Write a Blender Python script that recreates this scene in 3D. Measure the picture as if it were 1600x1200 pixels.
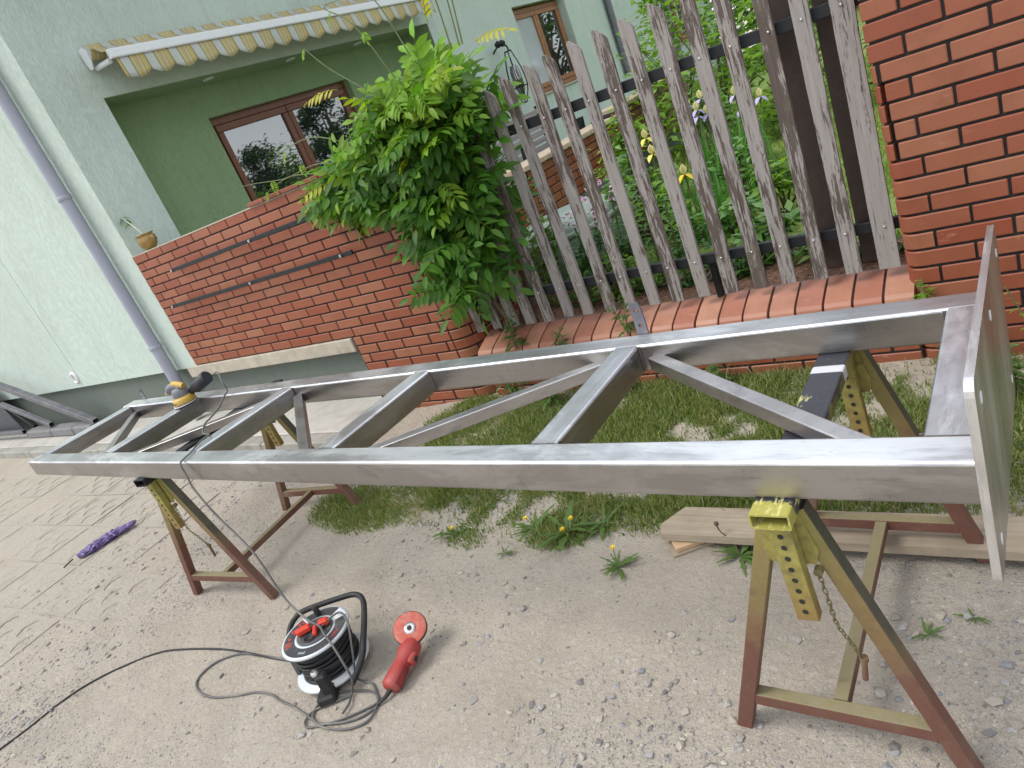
import bpy, bmesh, math, random
import numpy as np
from mathutils import Vector, Matrix, Euler

# ------------------------------------------------------------------ scene, camera, light
for o in list(bpy.data.objects):
    bpy.data.objects.remove(o)
scene = bpy.context.scene
COL = scene.collection
rnd = random.Random(11)
R = math.radians
PI = math.pi

scene.render.engine = 'CYCLES'
scene.render.resolution_x, scene.render.resolution_y = 1024, 768
cam = bpy.data.cameras.new('camera')
cam.sensor_width = 36.0
cam.lens = 1094.8 / 1600 * 36
cam.clip_start, cam.clip_end = 0.05, 500
co = bpy.data.objects.new('camera', cam)
COL.objects.link(co)
CR = ((0.77921181, 0.51239323, -0.36094615), (-0.07247285, -0.49836874, -0.86393072), (-0.62255653, 0.69934382, -0.35120021))
co.matrix_world = Matrix(((CR[0][0], -CR[1][0], -CR[2][0], 0), (CR[0][1], -CR[1][1], -CR[2][1], 0), (CR[0][2], -CR[1][2], -CR[2][2], 1.64), (0, 0, 0, 1)))
scene.camera = co

SUN_DIR = Vector((-0.55, -0.50, 1.05)).normalized()       # towards the sun: left, in front, high
world = bpy.data.worlds.new('World')
scene.world = world
world.use_nodes = True
wn, wl = world.node_tree.nodes, world.node_tree.links
wn.clear()
wo = wn.new('ShaderNodeOutputWorld'); bg = wn.new('ShaderNodeBackground')
sky = wn.new('ShaderNodeTexSky'); sky.sky_type = 'NISHITA'; sky.sun_disc = False
sky.sun_elevation = math.asin(SUN_DIR.z)
sky.sun_rotation = math.atan2(SUN_DIR.x, SUN_DIR.y)
tc = wn.new('ShaderNodeTexCoord')
mp = wn.new('ShaderNodeMapping'); mp.inputs['Scale'].default_value = (1.0, 1.0, 2.4)
nz = wn.new('ShaderNodeTexNoise'); nz.inputs['Scale'].default_value = 2.3; nz.inputs['Detail'].default_value = 7; nz.inputs['Roughness'].default_value = 0.55
rp = wn.new('ShaderNodeValToRGB'); rp.color_ramp.elements[0].position = 0.34; rp.color_ramp.elements[0].color = (0.45, 0.45, 0.45, 1)
rp.color_ramp.elements[1].position = 0.6; rp.color_ramp.elements[1].color = (0.95, 0.95, 0.95, 1)
mx = wn.new('ShaderNodeMix'); mx.data_type = 'RGBA'
mx.inputs['B'].default_value = (10.4, 10.9, 11.6, 1)
wl.new(tc.outputs['Generated'], mp.inputs['Vector']); wl.new(mp.outputs[0], nz.inputs['Vector'])
wl.new(nz.outputs['Fac'], rp.inputs[0]); wl.new(rp.outputs[0], mx.inputs['Factor'])
wl.new(sky.outputs[0], mx.inputs['A']); wl.new(mx.outputs['Result'], bg.inputs['Color'])
bg.inputs['Strength'].default_value = 0.1
wl.new(bg.outputs[0], wo.inputs['Surface'])

sl = bpy.data.lights.new('sun', 'SUN'); sl.energy = 1.5; sl.angle = R(24); sl.color = (1.0, 0.95, 0.88)
so = bpy.data.objects.new('sun', sl); COL.objects.link(so)
so.rotation_euler = (-SUN_DIR).to_track_quat('-Z', 'Y').to_euler()
so.location = (-6, -6, 12)
scene.view_settings.view_transform = 'Standard'
scene.view_settings.look = 'None'
scene.view_settings.gamma = 1
scene.view_settings.use_curve_mapping = False
scene.view_settings.exposure = 0.62

# ------------------------------------------------------------------ helpers
class MB:
    """collects faces; build() links them as one mesh object"""
    def __init__(s): s.v = []; s.f = []; s.mi = []; s.sm = []
    def add(s, vs, fs, M=None, mi=0, smooth=False):
        b = len(s.v)
        for v in vs:
            v = Vector(v)
            s.v.append((M @ v) if M is not None else v)
        for f in fs:
            s.f.append(tuple(b + i for i in f)); s.mi.append(mi); s.sm.append(smooth)
        return s
    def box(s, x0, x1, y0, y1, z0, z1, M=None, mi=0):
        return s.add([(x0, y0, z0), (x1, y0, z0), (x1, y1, z0), (x0, y1, z0), (x0, y0, z1), (x1, y0, z1), (x1, y1, z1), (x0, y1, z1)],
                     [(0, 3, 2, 1), (4, 5, 6, 7), (0, 1, 5, 4), (1, 2, 6, 5), (2, 3, 7, 6), (3, 0, 4, 7)], M, mi)
    def bbox(s, x0, x1, y0, y1, z0, z1, b=0.004, M=None, mi=0):
        """chamfered box"""
        vs = []; idx = {}
        xs, ys, zs = (x0, x1), (y0, y1), (z0, z1)
        for i in (0, 1):
            for j in (0, 1):
                for k in (0, 1):
                    si, sj, sk = (1, -1)[i], (1, -1)[j], (1, -1)[k]
                    for a in range(3):
                        p = [xs[i] + si * b, ys[j] + sj * b, zs[k] + sk * b]
                        p[a] = (xs, ys, zs)[a][(i, j, k)[a]]
                        idx[(i, j, k, a)] = len(vs); vs.append(p)
        fs = []
        for a in range(3):
            u, w = [(1, 2), (2, 0), (0, 1)][a]
            for e in (0, 1):
                q = []
                for (cu, cw) in ((0, 0), (1, 0), (1, 1), (0, 1)):
                    t = [0, 0, 0]; t[a] = e; t[u] = cu; t[w] = cw
                    q.append(idx[(t[0], t[1], t[2], a)])
                fs.append(tuple(q if e else q[::-1]))
        for a in range(3):
            u, w = [(1, 2), (2, 0), (0, 1)][a]
            for cu in (0, 1):
                for cw in (0, 1):
                    t0 = [0, 0, 0]; t0[u] = cu; t0[w] = cw; t1 = list(t0); t1[a] = 1
                    fs.append((idx[(*t0, u)], idx[(*t1, u)], idx[(*t1, w)], idx[(*t0, w)]))
        for i in (0, 1):
            for j in (0, 1):
                for k in (0, 1):
                    fs.append((idx[(i, j, k, 0)], idx[(i, j, k, 1)], idx[(i, j, k, 2)]))
        return s.add(vs, fs, M, mi)
    def extrude(s, prof, p, q, up=(0, 0, 1), mi=0, caps=True, smooth=False):
        """profile (list of (u,v)) swept straight from p to q; u sideways, v along up"""
        p, q = Vector(p), Vector(q); d = (q - p).normalized(); up = Vector(up)
        side = d.cross(up).normalized(); up = side.cross(d).normalized()
        n = len(prof); vs = []
        for c in (p, q):
            for (u, v) in prof: vs.append(c + side * u + up * v)
        fs = [(i, (i + 1) % n, n + (i + 1) % n, n + i) for i in range(n)]
        s.add(vs, fs, None, mi, smooth)
        if caps: s.add(vs, [tuple(range(n))[::-1], tuple(range(n, 2 * n))], None, mi)
        return s
    def bar(s, p, q, w, h, up=(0, 0, 1), r=0.0, mi=0, seg=3):
        return s.extrude(rrect(w, h, r, seg), p, q, up, mi)
    def hollow(s, p, q, w, h, t, up=(0, 0, 1), r=0.004, mi=0, mi_in=0):
        """square tube with open ends"""
        po, pi_ = rrect(w, h, r, 2), rrect(w - 2 * t, h - 2 * t, max(r - t, 0.0005), 2)
        s.extrude(po, p, q, up, mi, caps=False); n = len(po)
        P, Q = Vector(p), Vector(q); d = (Q - P).normalized(); side = d.cross(Vector(up)).normalized(); u2 = side.cross(d).normalized()
        for c, dirn in ((P, d), (Q, -d)):
            vs = [c + side * a + u2 * b for a, b in po] + [c + side * a + u2 * b for a, b in pi_] + [c + dirn * 0.12 + side * a + u2 * b for a, b in pi_]
            s.add(vs, [(i, (i + 1) % n, n + (i + 1) % n, n + i) for i in range(n)], None, mi)
            s.add(vs, [(n + i, n + (i + 1) % n, 2 * n + (i + 1) % n, 2 * n + i) for i in range(n)] + [tuple(range(2 * n, 3 * n))], None, mi_in)
        return s
    def tube(s, pts, r, n=8, mi=0, closed=False, caps=True):
        pts = [Vector(p) for p in pts]; m = len(pts)
        rs = r if isinstance(r, (list, tuple)) else [r] * m
        vs = []; prev = None
        for i in range(m):
            a = pts[i - 1] if (i > 0 or closed) else pts[i]
            b = pts[(i + 1) % m] if (i < m - 1 or closed) else pts[i]
            t = (b - a).normalized()
            if prev is None:
                ref = Vector((0, 0, 1)) if abs(t.z) < 0.9 else Vector((1, 0, 0))
                u = t.cross(ref).normalized()
            else:
                u = (prev - t * prev.dot(t))
                u = u.normalized() if u.length > 1e-6 else t.orthogonal().normalized()
            prev = u; w = t.cross(u)
            for k in range(n):
                an = 2 * PI * k / n
                vs.append(pts[i] + (u * math.cos(an) + w * math.sin(an)) * rs[i])
        fs = []
        for i in range(m if closed else m - 1):
            for k in range(n):
                a, b = i * n, ((i + 1) % m) * n
                fs.append((a + k, a + (k + 1) % n, b + (k + 1) % n, b + k))
        s.add(vs, fs, None, mi, True)
        if caps and not closed: s.add(vs, [tuple(range(n))[::-1], tuple(range((m - 1) * n, m * n))], None, mi)
        return s
    def lathe(s, prof, M=None, n=24, mi=0, smooth=True):
        """profile of (r, z) turned about local z"""
        vs = []; fs = []
        for (r, z) in prof:
            for k in range(n):
                a = 2 * PI * k / n; vs.append((r * math.cos(a), r * math.sin(a), z))
        for i in range(len(prof) - 1):
            for k in range(n):
                fs.append((i * n + k, i * n + (k + 1) % n, (i + 1) * n + (k + 1) % n, (i + 1) * n + k))
        s.add(vs, fs, M, mi, smooth)
        s.add(vs, [tuple(range(n))[::-1], tuple(range((len(prof) - 1) * n, len(prof) * n))], M, mi)
        return s
    def prism(s, poly, a, b, axis='y', mi=0, M=None):
        """polygon extruded along an axis between a and b; poly in the other two axes"""
        def P(u, w, t): return {'y': (u, t, w), 'x': (t, u, w), 'z': (u, w, t)}[axis]
        n = len(poly)
        vs = [P(u, w, a) for u, w in poly] + [P(u, w, b) for u, w in poly]
        fs = [(i, (i + 1) % n, n + (i + 1) % n, n + i) for i in range(n)] + [tuple(range(n))[::-1], tuple(range(n, 2 * n))]
        return s.add(vs, fs, M, mi)
    def mesh(s, name, mats, org=(0, 0, 0), fix=True):
        me = bpy.data.meshes.new(name)
        o = Vector(org)
        me.from_pydata([tuple(v - o) for v in s.v], [], s.f)
        for m in (mats if isinstance(mats, (list, tuple)) else [mats]): me.materials.append(m)
        me.polygons.foreach_set('material_index', s.mi)
        me.polygons.foreach_set('use_smooth', s.sm)
        if fix:
            bm = bmesh.new(); bm.from_mesh(me); bmesh.ops.recalc_face_normals(bm, faces=bm.faces); bm.to_mesh(me); bm.free()
        me.update()
        return me
    def build(s, name, mats, parent=None, local=False, fix=True):
        """vertices in world space unless local (then in the thing's own space)"""
        org = (0, 0, 0) if (local or parent is None) else worg(parent)
        return link(name, s.mesh(name, mats, org, fix), parent)

def worg(o):
    v = Vector((0, 0, 0))
    while o is not None: v += o.location; o = o.parent
    return v
def link(name, me, parent=None, loc=(0, 0, 0)):
    o = bpy.data.objects.new(name, me); COL.objects.link(o)
    o.location = loc
    if parent is not None: o.parent = parent
    return o
def rrect(w, h, r=0.0, seg=3):
    if r <= 0: return [(-w / 2, -h / 2), (w / 2, -h / 2), (w / 2, h / 2), (-w / 2, h / 2)]
    out = []
    for cx, cy, a0 in ((w / 2 - r, -h / 2 + r, -90), (w / 2 - r, h / 2 - r, 0), (-w / 2 + r, h / 2 - r, 90), (-w / 2 + r, -h / 2 + r, 180)):
        for k in range(seg + 1):
            a = R(a0 + 90 * k / seg); out.append((cx + r * math.cos(a), cy + r * math.sin(a)))
    return out
def thing(name, label, cat, loc=(0, 0, 0), rotz=0, group=None):
    o = bpy.data.objects.new(name, None); COL.objects.link(o); o.empty_display_size = 0.1
    o.location = loc; o.rotation_euler = (0, 0, rotz)
    return tag(o, label, cat, group)
def tag(o, label=None, cat=None, group=None, kind=None):
    if label: o['label'] = label
    if cat: o['category'] = cat
    if group: o['group'] = group
    if kind: o['kind'] = kind
    return o
def spline(pts, k=6):
    """Catmull-Rom through pts"""
    P = [Vector(p) for p in pts]; out = []
    for i in range(len(P) - 1):
        a, b, c, d = P[max(i - 1, 0)], P[i], P[i + 1], P[min(i + 2, len(P) - 1)]
        for j in range(k):
            t = j / k
            out.append(0.5 * ((2 * b) + (c - a) * t + (2 * a - 5 * b + 4 * c - d) * t * t + (3 * b - a - 3 * c + d) * t ** 3))
    out.append(P[-1]); return out
def frame(loc, fwd, up=(0, 0, 1)):
    """matrix with local +Y along fwd, local +Z near up"""
    y = Vector(fwd).normalized(); x = y.cross(Vector(up))
    x = x.normalized() if x.length > 1e-5 else y.orthogonal().normalized()
    z = x.cross(y)
    return Matrix(((x.x, y.x, z.x, loc[0]), (x.y, y.y, z.y, loc[1]), (x.z, y.z, z.z, loc[2]), (0, 0, 0, 1)))

# ------------------------------------------------------------------ materials
class NT:
    def __init__(s, name):
        s.m = bpy.data.materials.new(name); s.m.use_nodes = True
        s.t = s.m.node_tree; s.n = s.t.nodes; s.l = s.t.links; s.n.clear()
        s.out = s.n.new('ShaderNodeOutputMaterial'); s.b = s.n.new('ShaderNodeBsdfPrincipled')
        s.l.new(s.b.outputs[0], s.out.inputs[0]); s._c = {}
    def coord(s, stretch=(1, 1, 1), rand=False, rot=(0, 0, 0)):
        k = (stretch, rand, rot)
        if k in s._c: return s._c[k]
        t = s.n.new('ShaderNodeTexCoord').outputs['Object']
        if rand:
            oi = s.n.new('ShaderNodeObjectInfo'); mu = s.n.new('ShaderNodeVectorMath'); mu.operation = 'MULTIPLY_ADD'
            s.l.new(oi.outputs['Random'], mu.inputs[0]); mu.inputs[1].default_value = (37, 53, 71); s.l.new(t, mu.inputs[2]); t = mu.outputs[0]
        mp = s.n.new('ShaderNodeMapping'); mp.inputs['Scale'].default_value = stretch; mp.inputs['Rotation'].default_value = rot
        s.l.new(t, mp.inputs[0]); s._c[k] = mp.outputs[0]; return mp.outputs[0]
    def noise(s, scale, detail=4, rough=0.55, stretch=(1, 1, 1), rand=False, dist=0.0, rot=(0, 0, 0)):
        n = s.n.new('ShaderNodeTexNoise'); n.inputs['Scale'].default_value = scale; n.inputs['Detail'].default_value = detail
        n.inputs['Roughness'].default_value = rough; n.inputs['Distortion'].default_value = dist
        s.l.new(s.coord(stretch, rand, rot), n.inputs['Vector']); return n.outputs['Fac']
    def ramp(s, fac, stops):
        r = s.n.new('ShaderNodeValToRGB'); e = r.color_ramp.elements
        while len(e) < len(stops): e.new(0.5)
        for el, (p, c) in zip(e, stops):
            el.position = p; el.color = (c, c, c, 1) if isinstance(c, (int, float)) else (*c, 1)
        s.l.new(fac, r.inputs[0]); return r.outputs[0]
    def mix(s, fac, a, b, mode='MIX'):
        m = s.n.new('ShaderNodeMix'); m.data_type = 'RGBA'; m.blend_type = mode
        for k, v in (('Factor', fac), ('A', a), ('B', b)):
            i = m.inputs[k]
            if k == 'Factor': i = m.inputs[0]
            elif k == 'A': i = m.inputs[6]
            else: i = m.inputs[7]
            if hasattr(v, 'is_linked') or hasattr(v, 'links'): s.l.new(v, i)
            elif isinstance(v, (int, float)): i.default_value = v if k == 'Factor' else (v, v, v, 1)
            else: i.default_value = (*v, 1)
        return m.outputs[2]
    def hsv(s, col, fac, vr=(0.8, 1.2), hr=0.0, sr=0.0):
        """value / hue wobble driven by fac 0..1"""
        h = s.n.new('ShaderNodeHueSaturation')
        def lin(a, b):
            m = s.n.new('ShaderNodeMapRange'); m.inputs['To Min'].default_value = a; m.inputs['To Max'].default_value = b
            s.l.new(fac, m.inputs['Value']); return m.outputs[0]
        s.l.new(lin(*vr), h.inputs['Value'])
        if hr: s.l.new(lin(0.5 - hr, 0.5 + hr), h.inputs['Hue'])
        if sr: s.l.new(lin(1 + sr, 1 - sr), h.inputs['Saturation'])
        s.l.new(col, h.inputs['Color']); return h.outputs[0]
    def rand(s): return s.n.new('ShaderNodeObjectInfo').outputs['Random']
    def island(s): return s.n.new('ShaderNodeNewGeometry').outputs['Random Per Island']
    def sep(s, k, stretch=(1, 1, 1)):
        q = s.n.new('ShaderNodeSeparateXYZ'); s.l.new(s.coord(stretch), q.inputs[0]); return q.outputs[k]
    def bump(s, h, strength=0.3, dist=0.01, prev=None):
        b = s.n.new('ShaderNodeBump'); b.inputs['Strength'].default_value = strength; b.inputs['Distance'].default_value = dist
        s.l.new(h, b.inputs['Height'])
        if prev is not None: s.l.new(prev, b.inputs['Normal'])
        return b.outputs[0]
    def done(s, col=None, rough=0.6, metal=0.0, normal=None, spec=None, sub=None, coat=None):
        b = s.b.inputs
        for k, v in (('Base Color', col), ('Roughness', rough), ('Metallic', metal)):
            if v is None: continue
            if hasattr(v, 'links'): s.l.new(v, b[k])
            else: b[k].default_value = v if isinstance(v, (int, float)) else (*v, 1)
        if normal is not None: s.l.new(normal, b['Normal'])
        if spec is not None: b['Specular IOR Level'].default_value = spec
        if coat is not None: b['Coat Weight'].default_value = coat
        return s.m

def plain(name, c, rough=0.5, metal=0.0, var=0.15, scale=20, bump=0.0, dirt=None):
    t = NT(name); n = t.noise(scale, 5, 0.6)
    col = t.mix(n, tuple(x * (1 - var) for x in c), tuple(min(1, x * (1 + var)) for x in c))
    if dirt: col = t.mix(t.ramp(t.noise(scale * 0.4, 6, 0.7), [(0.45, 0.0), (0.75, 0.75)]), col, dirt)
    return t.done(col, t.ramp(t.noise(scale * 1.7, 3), [(0.3, max(0, rough - 0.08)), (0.7, min(1, rough + 0.1))]), metal,
                  t.bump(t.noise(scale * 4, 4), bump, 0.004) if bump else None)

def m_brick(name, c, scuff=0.25, mull=1.0):
    t = NT(name); n = t.noise(9, 5, 0.6, rand=True)
    col = t.mix(n, tuple(x * 0.86 for x in c), tuple(x * 1.12 for x in c))
    col = t.hsv(col, t.rand(), (0.87, 1.09), 0.006, 0.05)
    sc = t.ramp(t.noise(16, 8, 0.72, (0.35, 1, 1.5), True, 0.6), [(0.62, 0.0), (0.70, scuff)])
    col = t.mix(sc, col, (0.52, 0.34, 0.28))
    dk = t.ramp(t.noise(5, 5, 0.7, rand=True), [(0.3, 0.35), (0.5, 0.0)])
    col = t.mix(dk, col, tuple(x * 0.5 for x in c))
    return t.done(col, t.ramp(n, [(0.3, 0.42), (0.7, 0.6)]), 0, t.bump(t.noise(60, 4, rand=True), 0.12, 0.003), 0.5)

BRICK = m_brick('brick_clinker', (0.29, 0.086, 0.038), 0.10)
BRICK_P = m_brick('brick_pillar', (0.275, 0.084, 0.041), 0.45)
BRICK_TOP = m_brick('brick_salt', (0.29, 0.086, 0.038), 0.85)
COPING = m_brick('coping_tile', (0.37, 0.16, 0.10), 0.4)
MORTAR = plain('mortar', (0.017, 0.015, 0.015), 0.9, 0, 0.3, 30, 0.4)
MORTAR_G = plain('mortar_grey', (0.16, 0.15, 0.135), 0.9, 0, 0.35, 25, 0.5)

def m_plaster(name, c, amt=0.5, stain=0.35):
    t = NT(name)
    big = t.noise(0.7, 4, 0.6); mid = t.noise(3.5, 6, 0.65, (1, 1, 0.5))
    col = t.mix(t.ramp(big, [(0.3, 0.0), (0.75, 1.0)]), tuple(x * 0.93 for x in c), tuple(x * 1.04 for x in c))
    col = t.mix(t.ramp(mid, [(0.5, 0.0), (0.8, stain)]), col, tuple(x * 0.72 for x in (c[0], c[1] * 0.97, c[2] * 0.95)))
    strk = t.noise(7, 5, 0.65, (1, 1, 0.06))
    col = t.mix(t.ramp(strk, [(0.52, 0.0), (0.78, 0.45)]), col, tuple(x * 0.72 for x in (c[0], c[1] * 0.96, c[2] * 0.92)))
    riv = t.noise(95, 4, 0.65, (1, 1, 0.2), dist=0.6)
    rr = t.ramp(riv, [(0.40, 0.0), (0.52, 1.0)])
    col = t.mix(rr, tuple(x * 0.74 for x in c), col) if False else t.mix(t.ramp(riv, [(0.34, 0.5), (0.45, 0.0)]), col, tuple(x * 0.68 for x in c))
    return t.done(col, 0.92, 0, t.bump(t.noise(160, 3), 0.15, 0.003, t.bump(rr, amt * 0.7, 0.006)), 0.25)
PLASTER = m_plaster('plaster_mint', (0.565, 0.66, 0.595), 0.8, 0.35)
PLASTER_G = m_plaster('plaster_green', (0.265, 0.375, 0.205), 0.8, 0.3)
PLINTH = m_plaster('plaster_plinth', (0.15, 0.175, 0.15), 0.35, 0.5)
LINTEL = plain('concrete_lintel', (0.46, 0.41, 0.33), 0.9, 0, 0.22, 14, 0.3, (0.25, 0.22, 0.18))
CONC = plain('concrete_walk', (0.50, 0.475, 0.43), 0.93, 0, 0.18, 9, 0.35, (0.30, 0.28, 0.24))

def m_ground(name='sand_ground', c1=(0.56, 0.485, 0.395), c2=(0.61, 0.545, 0.46)):
    t = NT(name)
    big = t.noise(0.9, 5, 0.6); mid = t.noise(7, 6, 0.65); fine = t.noise(190, 4, 0.7); gr = t.noise(60, 5, 0.7)
    col = t.mix(t.ramp(big, [(0.3, 0.0), (0.7, 1.0)]), c1, c2)
    col = t.mix(t.ramp(mid, [(0.35, 0.0), (0.75, 0.6)]), col, (0.49, 0.44, 0.38))
    spk = t.noise(330, 2, 0.6); col = t.mix(t.ramp(fine, [(0.36, 0.6), (0.46, 0.0), (0.62, 0.0), (0.72, 0.3)]), col, (0.34, 0.295, 0.24)); col = t.mix(t.ramp(spk, [(0.62, 0.0), (0.68, 0.7)]), col, (0.60, 0.56, 0.5)); col = t.mix(t.ramp(spk, [(0.30, 0.7), (0.36, 0.0)]), col, (0.17, 0.155, 0.14))
    col = t.mix(t.ramp(gr, [(0.62, 0.0), (0.7, 0.5)]), col, (0.56, 0.52, 0.46))
    col = t.mix(t.ramp(gr, [(0.28, 0.5), (0.36, 0.0)]), col, (0.32, 0.29, 0.26))
    zone = t.noise(1.7, 5, 0.65, dist=0.6); crumb = t.noise(85, 5, 0.8)
    col = t.mix(t.ramp(zone, [(0.48, 0.0), (0.66, 0.5)]), col, tuple(x * 0.74 for x in c1))
    col = t.mix(t.ramp(crumb, [(0.30, 0.55), (0.42, 0.0)]), col, tuple(x * 0.55 for x in c1))
    col = t.mix(t.ramp(crumb, [(0.60, 0.0), (0.70, 0.5)]), col, tuple(min(1, x * 1.25) for x in c2))
    lump = t.ramp(t.noise(38, 6, 0.75, dist=0.4), [(0.35, 0.0), (0.65, 1.0)])
    col = t.mix(t.ramp(t.noise(38, 6, 0.75, dist=0.4), [(0.30, 0.35), (0.40, 0.0)]), col, (0.36, 0.31, 0.25))
    bm = t.bump(mid, 0.6, 0.03); bm = t.bump(lump, 0.75, 0.012, bm); bm = t.bump(gr, 0.7, 0.007, bm); bm = t.bump(fine, 0.6, 0.003, bm)
    return t.done(col, 0.95, 0, bm, 0.2)
GROUND = m_ground()
def m_lawn():
    t = NT('lawn_soil'); n = t.noise(4, 6, 0.7)
    col = t.mix(t.ramp(n, [(0.35, 0.0), (0.65, 1.0)]), (0.12, 0.2, 0.04), (0.24, 0.29, 0.09))
    return t.done(col, 0.95, 0, t.bump(t.noise(60, 5), 0.6, 0.02), 0.2)
LAWN = m_lawn()
def m_bark():
    t = NT('bark_mulch'); n = t.noise(45, 4, 0.7)
    return t.done(t.mix(t.ramp(n, [(0.35, 0.0), (0.65, 1.0)]), (0.09, 0.05, 0.035), (0.36, 0.2, 0.14)), 0.95, 0, t.bump(n, 0.8, 0.01), 0.2)
MULCH = m_bark()
def m_stone(name, cols, per='island'):
    t = NT(name)
    i = t.island()
    col = t.ramp(i, [(k / (len(cols) - 1) if len(cols) > 1 else 0, c) for k, c in enumerate(cols)])
    col = t.mix(t.noise(60, 5, 0.7), t.mix(1.0, col, (0.75, 0.75, 0.75), 'MULTIPLY'), col)
    return t.done(col, 0.9, 0, t.bump(t.noise(150, 3), 0.3, 0.002), 0.3)
PEBBLE = m_stone('pebbles', [(0.20, 0.185, 0.17), (0.38, 0.345, 0.31), (0.46, 0.40, 0.335), (0.25, 0.26, 0.28), (0.52, 0.48, 0.42), (0.34, 0.295, 0.245), (0.40, 0.39, 0.38), (0.17, 0.16, 0.155)])
def m_paver():
    t = NT('paver_concrete'); n = t.noise(14, 6, 0.7); g = t.noise(120, 4, 0.7)
    col = t.mix(n, (0.53, 0.48, 0.41), (0.60, 0.555, 0.49))
    col = t.mix(t.ramp(t.noise(5, 6, 0.7, rand=True), [(0.40, 0.0), (0.6, 0.9)]), col, (0.57, 0.495, 0.405))
    return t.done(col, 0.93, 0, t.bump(g, 0.5, 0.004), 0.2)
PAVER = m_ground('paver_concrete', (0.53, 0.475, 0.395), (0.60, 0.55, 0.475))

def m_steel(name, stretch, base=(0.54, 0.545, 0.57), rough=(0.24, 0.46), stain=0.5):
    t = NT(name)
    st = t.noise(70, 4, 0.65, stretch); big = t.noise(3.0, 5, 0.6); blot = t.noise(7.5, 8, 0.75, dist=0.8); sw = t.noise(4.6, 6, 0.7, tuple(0.3 if q < 0.5 else 1.0 for q in stretch), dist=0.5); scr = t.noise(150, 3, 0.7, tuple(0.08 if q < 1 else 1.0 for q in stretch))
    col = t.mix(st, tuple(x * 0.82 for x in base), tuple(min(1, x * 1.1) for x in base))
    col = t.mix(t.ramp(blot, [(0.57, 0.0), (0.62, stain)]), col, (0.25, 0.24, 0.235))
    col = t.mix(t.ramp(big, [(0.40, 0.0), (0.60, 0.55)]), col, (0.36, 0.335, 0.315))
    col = t.mix(t.ramp(sw, [(0.50, 0.0), (0.58, 0.55), (0.75, 0.75)]), col, tuple(min(0.95, x * 1.32) for x in base))
    col = t.mix(t.ramp(scr, [(0.30, 0.45), (0.40, 0.0)]), col, tuple(x * 0.55 for x in base))
    col = t.mix(t.ramp(t.noise(38, 5, 0.7), [(0.66, 0.0), (0.70, stain)]), col, (0.2, 0.19, 0.18))
    ro = t.ramp(t.mix(0.5, t.mix(0.5, st, big), sw), [(0.35, rough[0]), (0.62, rough[1])])
    return t.done(col, ro, 1.0, t.bump(st, 0.16, 0.002, t.bump(scr, 0.12, 0.001, t.bump(big, 0.08, 0.02))))
STEEL_X = m_steel('steel_along_x', (0.02, 1, 1), (0.40, 0.39, 0.385), (0.24, 0.44), 0.6)
STEEL_Y = m_steel('steel_along_y', (1, 0.02, 1), (0.36, 0.355, 0.355), (0.24, 0.44), 0.5)
STEEL_B = m_steel('steel_brace', (0.3, 0.3, 1), (0.42, 0.41, 0.41), (0.28, 0.46), 0.6)
STEEL_P = m_steel('steel_plate', (1, 0.6, 0.03), (0.37, 0.365, 0.365), (0.24, 0.42), 0.4)
STEEL_E = m_steel('steel_cut_edge', (1, 0.1, 0.1), (0.72, 0.72, 0.73), (0.35, 0.5), 0.1)
STEEL_TX = m_steel('sanded_skylit_x', (0.05, 1, 1), (0.70, 0.715, 0.75), (0.3, 0.46), 0.2)  # sanded tops, with the brightness of the sky also put into the colour
STEEL_TY = m_steel('sanded_skylit_y', (1, 0.05, 1), (0.68, 0.695, 0.73), (0.3, 0.46), 0.2)
WELD = plain('weld_bead', (0.2, 0.17, 0.16), 0.4, 0.9, 0.5, 120, 0.6)
STEEL_D = plain('dark_steel', (0.16, 0.16, 0.185), 0.5, 0.6, 0.3, 15, 0.1, (0.3, 0.29, 0.29))
BLACK = plain('black_paint', (0.007, 0.008, 0.011), 0.6, 0, 0.3, 20)
RUBBER = plain('black_rubber', (0.018, 0.018, 0.019), 0.6, 0, 0.3, 30)
RUBBER_G = plain('grey_cable', (0.10, 0.10, 0.10), 0.6, 0, 0.35, 12, 0, (0.26, 0.24, 0.2))
WHITE = plain('white_enamel', (0.72, 0.74, 0.76), 0.35, 0, 0.06, 12)
ZINC = plain('zinc', (0.6, 0.6, 0.6), 0.35, 0.9, 0.2, 60)
PIPE = plain('downpipe_grey', (0.33, 0.34, 0.41), 0.45, 0, 0.1, 6)
WOODFR = None

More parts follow.
